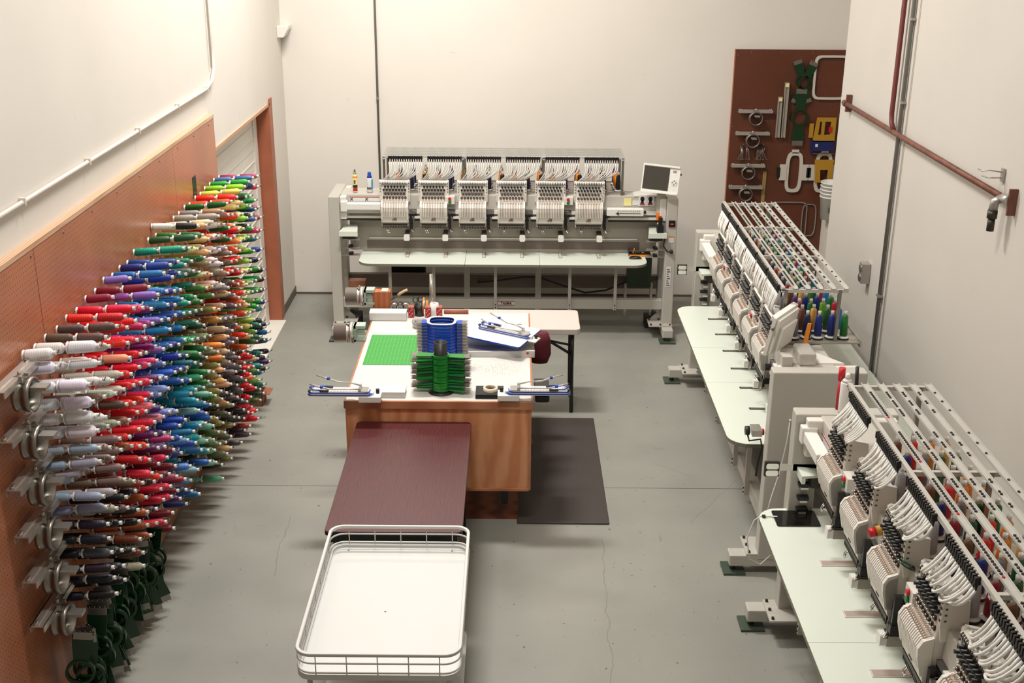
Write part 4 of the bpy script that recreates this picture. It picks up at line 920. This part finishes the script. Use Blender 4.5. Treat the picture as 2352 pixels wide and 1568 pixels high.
PALS = [  # colour runs from the near end to the far end: (upper, middle, lower)
 (['#e8e4ee'], ['#9aa4b8', '#8d98ac', '#a6aab4'], ['#191920', '#1c1c22', '#2a2530']),
 (['#e6e2e4', '#dcd8d4', '#6e5c54'], ['#a9a8aa', '#96918c', '#8b7c70'], ['#17171c', '#1b1a20', '#484854']),
 (['#54443f', '#cfc8c0', '#bcb6ae'], ['#9c948a', '#82706a', '#8d7a6c'], ['#201c1e', '#5a5654', '#bdb4aa']),
 (['#8c3a2c', '#e6562e', '#c8c0b8'], ['#8a6450', '#a0684a', '#7c5644'], ['#6c4234', '#1e1a1c', '#b8a898']),
 (['#f0a888', '#d8342a', '#b81f2c'], ['#c01c2a', '#e23a2c', '#c8282e'], ['#a0562e', '#8a4630', '#a45c38']),
 (['#dc2c34', '#c8203a', '#d81e2c'], ['#e0402c', '#d42c34', '#e6485a'], ['#c03a2c', '#e03a2e', '#401820']),
 (['#d84a78', '#b42c64', '#7a1e36'], ['#e68296', '#cc3050', '#5a2458'], ['#b01e34', '#8e1a30', '#3a161e']),
 (['#c83a78', '#8c2c74', '#6e2a6a'], ['#4a2c6e', '#7a4a90', '#e29aa4'], ['#c82c50', '#8c1c2e', '#6a1828']),
 (['#8e70b4', '#7a64a8', '#a86cb0'], ['#7088c4', '#8ca2d2', '#5a7cc0'], ['#5c3270', '#a84668', '#6c1c2c']),
 (['#2a78a8', '#24649c', '#2c88b4'], ['#3058b0', '#8ea4cc', '#2c4a9a'], ['#3a3c7c', '#20305c', '#941c38']),
 (['#2a3068', '#24408c', '#38388a'], ['#1c3c94', '#20509c', '#1e2e70'], ['#1c4a84', '#5a8cc0', '#7a2030']),
 (['#1c5c9c', '#206ca0', '#1f3c74'], ['#1c3468', '#1d4f90', '#286c9c'], ['#24608c', '#88aab4', '#2c4c98']),
 (['#18907c', '#1c7a78', '#1f8c70'], ['#1c6c8c', '#2490a0', '#1d6068'], ['#2484a4', '#26a0a8', '#1c8494']),
 (['#56705a', '#1c604a', '#1f7456'], ['#246c54', '#44a070', '#1b5c48'], ['#84c0a8', '#68a890', '#2c5aa0']),
 (['#2c5634', '#3c6a3a', '#2b4c30'], ['#306c3c', '#58745a', '#264a34'], ['#6ca88c', '#86b8a0', '#2a5ca0']),
 (['#d8d29c', '#b8ac78', '#42703a'], ['#3a7a2c', '#5e6c3c', '#7c8460'], ['#5a6a44', '#84a488', '#2a3628']),
 (['#e8b884', '#e0a070', '#9c8c6c'], ['#70684a', '#a08a50', '#8a7c48'], ['#6e6a42', '#8a8048', '#6a7050']),
 (['#e8d4cc', '#f0a468', '#d8c8b0'], ['#e08a42', '#c89450', '#e6b078'], ['#a87c48', '#cbb084', '#54503e']),
 (['#c8c4c8', '#e0d8d8', '#a0988e'], ['#c8b094', '#98886c', '#dca478'], ['#d8b48c', '#867a56', '#3e3a3a']),
 (['#9a8068', '#b49a80', '#8c8288'], ['#66606a', '#706a72', '#5a565e'], ['#4c4448', '#3a3438', '#6e6c68']),
 (['#b4241c', '#1f5a2c', '#8c7060'], ['#807880', '#5c4e50', '#6e666c'], ['#3e3432', '#2a2426', '#5c5c58']),
 (['#e23a24', '#d82c28', '#e64c2c'], ['#a04a34', '#7c3028', '#502824'], ['#9c3c28', '#352a2c', '#4a4444']),
 (['#f09050', '#e8a068', '#e8502c'], ['#d83c2c', '#e07044', '#c02828'], ['#c42424', '#c81e2c', '#d02430']),
 (['#d8d070', '#e6c890', '#d8e090'], ['#e8a060', '#e8c08c', '#d8cc74'], ['#e08450', '#cc2430', '#c81e30']),
 (['#8cc038', '#a4cc50', '#1c2820'], ['#a8c860', '#70a040', '#c8dc70'], ['#88b460', '#a8a884', '#4c6c3c']),
 (['#1e7e34', '#18301f', '#2a8c3c'], ['#2c8430', '#2a5a30', '#1f6a58'], ['#1d5a44', '#1f7c78', '#37402f']),
 (['#44688c', '#1c7c40', '#2c4470'], ['#2a8830', '#1e4038', '#1f5c74'], ['#28888c', '#1e2430', '#241c30']),
 (['#d83c68', '#2c3c74', '#8c2c54'], ['#1d3c8c', '#1c1e30', '#5a1c2c'], ['#3c1c54', '#201a2c', '#2468a0']),
]
def hexc(h):
    c = [int(h[i:i+2], 16) for i in (1, 3, 5)]; g = sum(c)/3
    return tuple(int(min(255, max(8, g+(q-g)*1.22+(6 if g > 60 else -4)))) for q in c)
def cname(c):
    import colorsys
    r_, g_, b_ = [q/255 for q in c]; h_, l_, s_ = colorsys.rgb_to_hls(r_, g_, b_); h_ *= 360
    if l_ > .85: return 'white'
    if l_ < .14: return 'black'
    if s_ < .13: return 'pale grey' if l_ > .62 else 'grey' if l_ > .4 else 'charcoal'
    pre = 'dark ' if l_ < .3 else 'pale ' if l_ > .68 else ''
    if h_ < 14 or h_ > 345: nm = 'red' if l_ < .6 else 'pink'; nm = 'maroon' if l_ < .25 else nm; pre = '' if nm != 'red' else pre
    elif h_ < 42: nm = 'orange' if (s_ > .55 and l_ > .45) else 'brown'
    elif h_ < 66: nm = 'yellow' if l_ > .55 else 'olive'
    elif h_ < 165: nm = 'green'
    elif h_ < 198: nm = 'teal'
    elif h_ < 250: nm = 'blue'
    elif h_ < 300: nm = 'purple'
    else: nm = 'pink' if l_ > .45 else 'magenta'
    return pre+nm
def spool_parts(r, rt):
    core = MB().lathe([(r*1.0, 0), (r*1.0, .004), (.009, .006), (.009, .135), (.0105, .137), (.0105, .150), (.0065, .150), (.0065, .138)], 10)
    wind = MB().lathe([(.009, .006), (r*.97, .010), (r, .02), (rt, .118), (rt*.75, .130), (.009, .136)], 12, capa=False, capb=False)
    return core, wind
sizes = {'slim': (.0225, .0210), 'fat': (.030, .028)}
SM = {}
for k_, (r_, t_) in sizes.items():
    c_, w_ = spool_parts(r_, t_); SM[k_] = (c_.mesh('thread_spool', 'tube'), w_.mesh('winding', 'thread'))
bottoms = [.62, .62, .62, .60, .56, .52, .50, .50, .46, .44, .44, .40, .38, .38, .34, .28, .24, .22, .22, .22, .18, .14, .12, .12, .18, .26, .30, .30]
slots = []; pegs = MB(); rr = random.Random(21)
for k in range(28):
    Y = 5.08+.1415*k
    top = 1.945 if k != 0 else 1.955
    nrow = int((top-bottoms[k])/.083)
    for r in range(nrow+1):
        h = top-(.0835 if k % 2 else .0795)*r-(.018 if k % 2 else 0)+rr.uniform(-.010, .010)
        if rr.random() < (.03 if r else 0): continue
        f = r/max(1, nrow); P3 = PALS[k]
        pal = P3[0] if f < .33 else P3[1] if f < .68 else P3[2]
        if rr.random() < .12: pal = PALS[min(27, max(0, k+rr.choice((-1, 1))))][0 if f < .33 else 1 if f < .68 else 2]
        col = hexc(rr.choice(pal)); y = Y+rr.uniform(-.012, .012)
        tilt = math.radians(rr.uniform(1.5, 7)); yaw = rr.uniform(-.05, .05)
        big = (k == 0 and r < 6) or (k == 1 and r in (0,)) or (k == 13 and r == 9)
        nsp = 2 if rr.random() < .86 else 1
        d0 = Vector((math.cos(tilt)*math.cos(yaw), math.sin(yaw), math.sin(tilt))); p0 = Vector((-2.236, y, h))
        for j in range(nsp):
            c2 = col if rr.random() < .8 else hexc(rr.choice(pal)); slots.append((k, r, j, p0+d0*(.012+.151*j), d0, tuple(int(min(255, max(0, q+rr.uniform(-8, 8)))) for q in c2), 'fat' if big else 'slim', nsp))
        pegs.tube([p0, p0+d0*(.012+.151*nsp+.012)], .0028, 5); pegs.tube([p0+d0*(.151*nsp+.018), p0+d0*(.151*nsp+.024)+Vector((.004, 0, .016))], .0028, 5)
po = pegs.build('peg_hooks', 'steel', pb, loc=(2.24, -6.5, 0)); po['kind'] = 'stuff'
slots.append((15, -1, 0, Vector((-2.236, 7.19, 2.0)), Vector((1, 0, .03)).normalized(), (232, 230, 226), 'slim', 2))
slots.append((15, -1, 1, Vector((-2.09, 7.19, 2.005)), Vector((1, 0, .03)).normalized(), (24, 24, 28), 'slim', 2))
def score(s): return (0 if s[1] < 0 else s[3].y+(1.25 if (s[2] == 0 and s[7] == 2) else 0)-s[3].x*.2)
slots.sort(key=score)
near, far = slots[:300], slots[300:]
base_sp = {}
for (k, r, j, p, d, c, kind, nsp) in near:
    q = d.to_track_quat('Z', 'Y').to_euler()
    o = new('thread_spool', SM[kind][0], None, p, q); wv = new('winding', SM[kind][1], o); wv.color = lin(c)
    nm = cname(c)
    if r < 0: lab = '%s spool of the lone pair hanging above the other threads' % nm
    else:
        pos = 'outer' if (j == 1 or nsp == 1) else 'inner'
        lab = '%s%s %s thread spool, %s row down, %s peg column from left' % ('wide ' if kind == 'fat' else '', nm, pos, order[r], order[k])
    tag(o, lab, 'thread spool', 'thread spools on the left pegboard')
# the rest, farther away, as one object with a colour attribute
core_f, wind_f = MB(), MB(); cols = []
for (k, r, j, p, d, c, kind, nsp) in far:
    X = Matrix.Translation(p) @ d.to_track_quat('Z', 'Y').to_matrix().to_4x4(); R0 = .0225 if kind == 'slim' else .029
    core_f.lathe([(R0, 0), (R0, .004), (.009, .006), (.009, .137), (.0105, .138), (.0105, .150), (.0065, .150), (.0065, .141)], 8, X=X)
    n0 = len(wind_f.v); wind_f.lathe([(.009, .006), (R0, .012), (R0*.94, .116), (R0*.7, .130), (.009, .136)], 10, X=X, capa=False, capb=False)
    cols += [lin(c)]*(len(wind_f.v)-n0)
fo = core_f.build('thread_spools', 'tube'); fo['kind'] = 'stuff'; tag(fo, 'many more thread spools in mixed colours toward the far end of the pegboard', 'thread spools')
me = D.meshes.new('windings'); me.from_pydata(wind_f.v, [], wind_f.f); me.materials.append(M['thread_far']); me.polygons.foreach_set('use_smooth', [True]*len(wind_f.f))
ca = me.color_attributes.new('tcol', 'FLOAT_COLOR', 'POINT'); ca.data.foreach_set('color', [q for c in cols for q in c]); me.update()
wo = new('windings', me, fo); wo['kind'] = 'stuff'

# cap frames hanging at the near end of the pegboard
def cap_meshes():
    A = {}
    b = MB(); b.box(-.004, .062, -.20, .20, .0, .006).box(.057, .062, -.20, .20, -.025, .006).box(-.004, .001, -.20, .20, -.025, .006).box(.022, .034, -.195, .195, .006, .012)
    for y in (-.185, -.165, .165, .185): b.cyl((.0155, y, .0), (.0155, y, .018), .008, n=8, mi=1)
    A['bar'] = b.mesh('cap_hoop', ['alu', 'steel'])
    R_ = Matrix.Rotation(PI/2, 4, 'Y')
    A['ring'] = MB().lathe([(.074, -.03), (.078, -.03), (.078, -.01), (.074, -.01), (.074, .02), (.079, .02), (.079, .045), (.070, .045), (.070, -.03)], 30, X=R_, capa=False, capb=False).mesh('cap_ring', 'steel')
    b = MB().box(.05, .12, -.03, .03, .020, .034).box(-.02, .01, -.018, .018, .062, .085).box(.0, .03, .02, .034, .066, .082).box(.01, .025, -.04, -.028, .062, .09); b.cyl((0, 0, .07), (0, 0, .10), .010, n=8); b.box(.02, .10, -.004, .004, .026, .030)
    A['clip'] = b.mesh('clamp', 'galv')
    A['strap'] = MB().tube([(.0, 0, 0), (.03, 0, -.01), (.045, 0, -.03)], .012, 8).mesh('centre_stem', 'dark_metal')
    return A
CM = cap_meshes()
def cap_frame(loc, rz, label, group, s=1.0, flat=False):
    o = new('cap_hoop', CM['bar'], None, loc, (0, 0, rz)); o.scale = (s, s, s); tag(o, label, 'cap frame', group)
    r_ = new('cap_ring', CM['ring'], o, (.06, 0, -.085)); new('clamp', CM['clip'], o, (.05, 0, -.075)); new('centre_stem', CM['strap'], o, (.02, 0, -.075))
    MB().cyl((.02, 0, -.01), (.04, 0, -.012), .01).build('hanger', 'steel', o); return o
for i in range(6):
    cap_frame((-2.215+.004*i, 4.88, 1.935-.232*i), 0, 'silver cap frame at the near end of the left pegboard, %s' % ('topmost' if i == 0 else order[i]+' from top'), 'silver cap frames on the left pegboard')
# green hoops hanging low on the left pegboard
rr = random.Random(9)
gl = []
for i in range(26):
    y = 4.86+.048*i; z = .40+.0*i+rr.uniform(-.03, .05)-(.06 if i % 2 else 0)
    if i > 17: z -= .02
    o = new('embroidery_hoop', HD[0], None, (-2.07+rr.uniform(-.02, .03), y, z), (PI/2+rr.uniform(-.1, .1), rr.uniform(1.35, 1.8), rr.uniform(.10, .45)))
    o.scale = (1.2,)*3
    for q in (0, PI): new('hoop_wing', HD[1], o, rot=(0, 0, q)); new('metal_bracket', HD[2], o, rot=(0, 0, q))
    tag(o, 'green hoop hanging edge-on below the threads, %s from the near end' % order[i], 'embroidery hoop', 'green hoops hanging low on the left pegboard')
o = thing('wire_hook', 'long thin dark wire hook below the hanging green hoops', 'hook', (-2.236, 4.72, .36)); MB().tube([(0, 0, 0), (.24, 0, .01), (.245, 0, .03)], .004).tube([(0, .0, -.04), (0, 0, .01)], .004).build('wire', 'steel', o)

# ---------------------------------------------------------------- right pegboard on the back wall
rb = thing('pegboard', 'shaded brown pegboard with hoops on the back wall behind the right corner', 'pegboard', (2.72, 11.965, 0))
MB().box(-.55, .67, -.004, .004, .25, 2.555).build('panel', 'peg_right', rb); MB().box(-.556, -.55, -.006, .03, .25, 2.555).build('edge_batten', 'jamb', rb)
b = MB(); [b.cyl((-.53, -.004, z), (-.53, -.008, z), .006, n=8) for z in (.6, 1.2, 1.8, 2.5)]; [b.cyl((x, -.004, 2.53), (x, -.008, 2.53), .006, n=8) for x in (-.4, -.1, .2)]; b.build('screws', 'steel', rb)
WY = 11.955
grp = 'silver cap frames on the right pegboard'
for i, (px_, z) in enumerate(((2.40, 1.965), (2.385, 1.745), (2.365, 1.42), (2.355, 1.20))):
    cap_frame((px_, WY, z), -PI/2, 'silver cap frame with ring on the dark right pegboard, %s from top' % order[i] if i else 'topmost silver cap frame with ring on the dark right pegboard', grp, .85)
for i, x in enumerate((2.30, 2.50)):
    o = thing('wire_bundle', '%s bunch of wire clips hanging between the cap frames' % ('left' if i == 0 else 'right'), 'wire clips', (x, WY, 1.60)); rr = random.Random(i)
    for q in range(9):
        a = rr.uniform(-.05, .05); MB().tube([(a, -.01, .02), (a+rr.uniform(-.02, .02), -.03-rr.uniform(0, .02), -.05), (a*1.3+rr.uniform(-.02, .02), -.03, -.12), (a*1.3+.02, -.04, -.125)], .004, 5).build('clip_wire', 'steel', o)
    MB().cyl((0, 0, .02), (0, -.05, .03), .005).build('hook', 'steel', o)
for i, x in enumerate((2.635, 2.69)):
    o = thing('metal_channel', ['grey metal channel hanging on the right pegboard, left of two', 'taller grey metal channel hanging on the right pegboard, right of two'][i], 'channel', (x, WY, 1.70))
    hh = .40 if i == 0 else .54
    MB().box(-.018, .018, -.03, 0, 0, hh, 0).box(-.02, -.014, -.045, -.03, 0, hh, 0).box(.014, .02, -.045, -.03, 0, hh, 0).build('channel', ['plate_grey'], o)
    MB().box(-.016, .016, -.046, -.045, hh-.04, hh-.005).build('end_label', 'note', o)
def wall_hoop(label, x, z, rot, col, br=True, s=1.5, sh='g'):
    src = HG; o = new('embroidery_hoop', src[0] if col is None else hoop_meshes(col, .058, .058, 2.0, .155, 'hoop')[0], None, (x, WY-.02, z), (PI/2, rot, 0)); o.scale = (s,)*3
    w2, b2 = (src[1], src[2]) if col is None else hoop_meshes(col, .058, .058, 2.0, .155, 'hoop')[1:]
    for q in (0, PI): new('hoop_wing', w2, o, rot=(0, 0, q)); new('metal_bracket', b2, o, rot=(0, 0, q))
    return tag(o, label, 'embroidery hoop', 'shaded green hoops on the right pegboard')
wall_hoop('shaded green hoop near the top of the right pegboard, leaning left', 2.84, 2.25, 1.25, 'hoop_shade_green', s=1.15); wall_hoop('shaded green hoop near the top of the right pegboard, leaning right', 2.86, 2.24, 1.95, 'hoop_shade_green', s=1.15)
wall_hoop('shaded green ring hoop on the right pegboard above the white oval hoop', 2.84, 1.90, 1.57, 'hoop_shade_green', s=1.5)
def frame_hoop(label, x, z, a, bb, t, p, col, ears=True, th=.02, y=WY, m2=None):
    o = thing('embroidery_hoop', label, 'embroidery hoop', (x, y, z)); R_ = Matrix.Rotation(PI/2, 4, 'X')
    MB().frame(loop(0, 0, a, bb, 28, p), loop(0, 0, a-t, bb-t, 28, p), 0, th, 'z', X=R_).build('ring', col, o)
    if ears: MB().box(-a-.06, -a+.01, -th-.004, -.004, -.08, .08).box(a-.01, a+.06, -th-.004, -.004, -.08, .08).box(-.035, .035, -th, -.0, bb-.01, bb+.025).build('ears', col, o)
    if ears: MB().box(-a-.085, -a-.055, -th-.006, -.002, -.05, .05).box(a+.055, a+.085, -th-.006, -.002, -.05, .05).build('black_brackets', 'black', o)
    return o
frame_hoop('large white rounded square frame at the upper right of the dark pegboard', 3.12, 2.29, .175, .215, .022, 7, 'hoop_white', False); 
frame_hoop('white oblong hoop with side tabs in the middle of the dark pegboard', 2.835, 1.345, .085, .205, .032, 4, 'hoop_white')
frame_hoop('white oblong hoop with side tabs partly hidden by the wall corner', 3.13, 1.345, .085, .205, .032, 4, 'hoop_white')
frame_hoop('thin grey square frame low on the dark pegboard behind the thread rack', 2.82, .80, .19, .24, .010, 8, 'galv', False, .012)
frame_hoop('thin grey oblong frame low on the dark pegboard beside the buckets', 3.03, .85, .075, .17, .010, 4, 'galv', False, .012)
o = thing('yellow_jig', 'yellow marking jig above a blue one on the right pegboard', 'jig', (3.10, WY, 1.78)); 
MB().frame([(-.11, -.11), (.11, -.11), (.11, .12), (-.08, .12)][::-1], [(-.06, -.05), (.06, -.05), (.06, .08), (-.05, .08)][::-1], -.03, -.01, 'y').box(-.15, -.11, -.03, -.01, -.08, .06).box(-.03, .0, -.032, -.01, -.05, .08).build('jig_plate', 'yellow', o)
MB().box(.04, .07, -.04, -.03, -.02, .03).build('red_clamp', 'red', o)
o = thing('blue_jig', 'dark blue jig under the yellow one on the right pegboard', 'jig', (3.09, WY, 1.63)); MB().box(-.09, .12, -.04, -.01, -.06, .03).box(-.11, -.09, -.03, -.01, -.09, .05).build('jig_plate', mat('jig_blue', (24, 34, 92), .4), o); MB().box(-.07, -.045, -.042, -.04, -.02, .01).build('label', 'paper', o); MB().box(-.09, .12, -.05, -.03, -.09, -.084).build('wire_leg', 'steel', o)
o = thing('yellow_jig', 'yellow marking jig hanging over the half hidden white hoop', 'jig', (3.13, WY-.03, 1.42)); MB().frame([(-.08, -.17), (.08, -.17), (.09, .06), (-.1, .06)][::-1], [(-.03, -.15), (.04, -.15), (.04, -.04), (-.04, -.04)][::-1], -.02, -.0, 'y').build('jig_plate', 'yellow', o)
o = thing('ruler', 'narrow yellowed ruler hanging beside the lower cap frames', 'ruler', (2.545, WY, 1.18)); MB().box(-.018, .018, -.006, 0, -.3, .17).build('ruler_strip', mat('ruler_tan', (150, 124, 76), .5), o)
# stack of buckets at the end of the pegboard
o = thing('white_locker', 'plain white panel standing at the right end of the dark pegboard', 'panel', (3.30, 11.95, 0)); MB().box(-.13, .35, -.25, .04, 0, .93).build('panel_body', 'wall', o)
for i in range(5):
    o = thing('bucket', 'white bucket in the stack by the wall corner, %s' % ('lowest' if i == 0 else 'topmost' if i == 4 else order[4-i]+' from top'), 'bucket', (3.17, 11.70, .93-.14+.14+.035*i), 0, 'stack of white buckets by the wall corner')
    MB().lathe([(.085, 0), (.105, .22), (.112, .222), (.112, .236), (.103, .236), (.085, .01)], 24, capb=True).build('bucket_body', 'tube', o)
    if i == 0: MB().box(-.04, .0, -.108, -.095, .08, .13).build('recycling_mark', 'silver_dots', o)
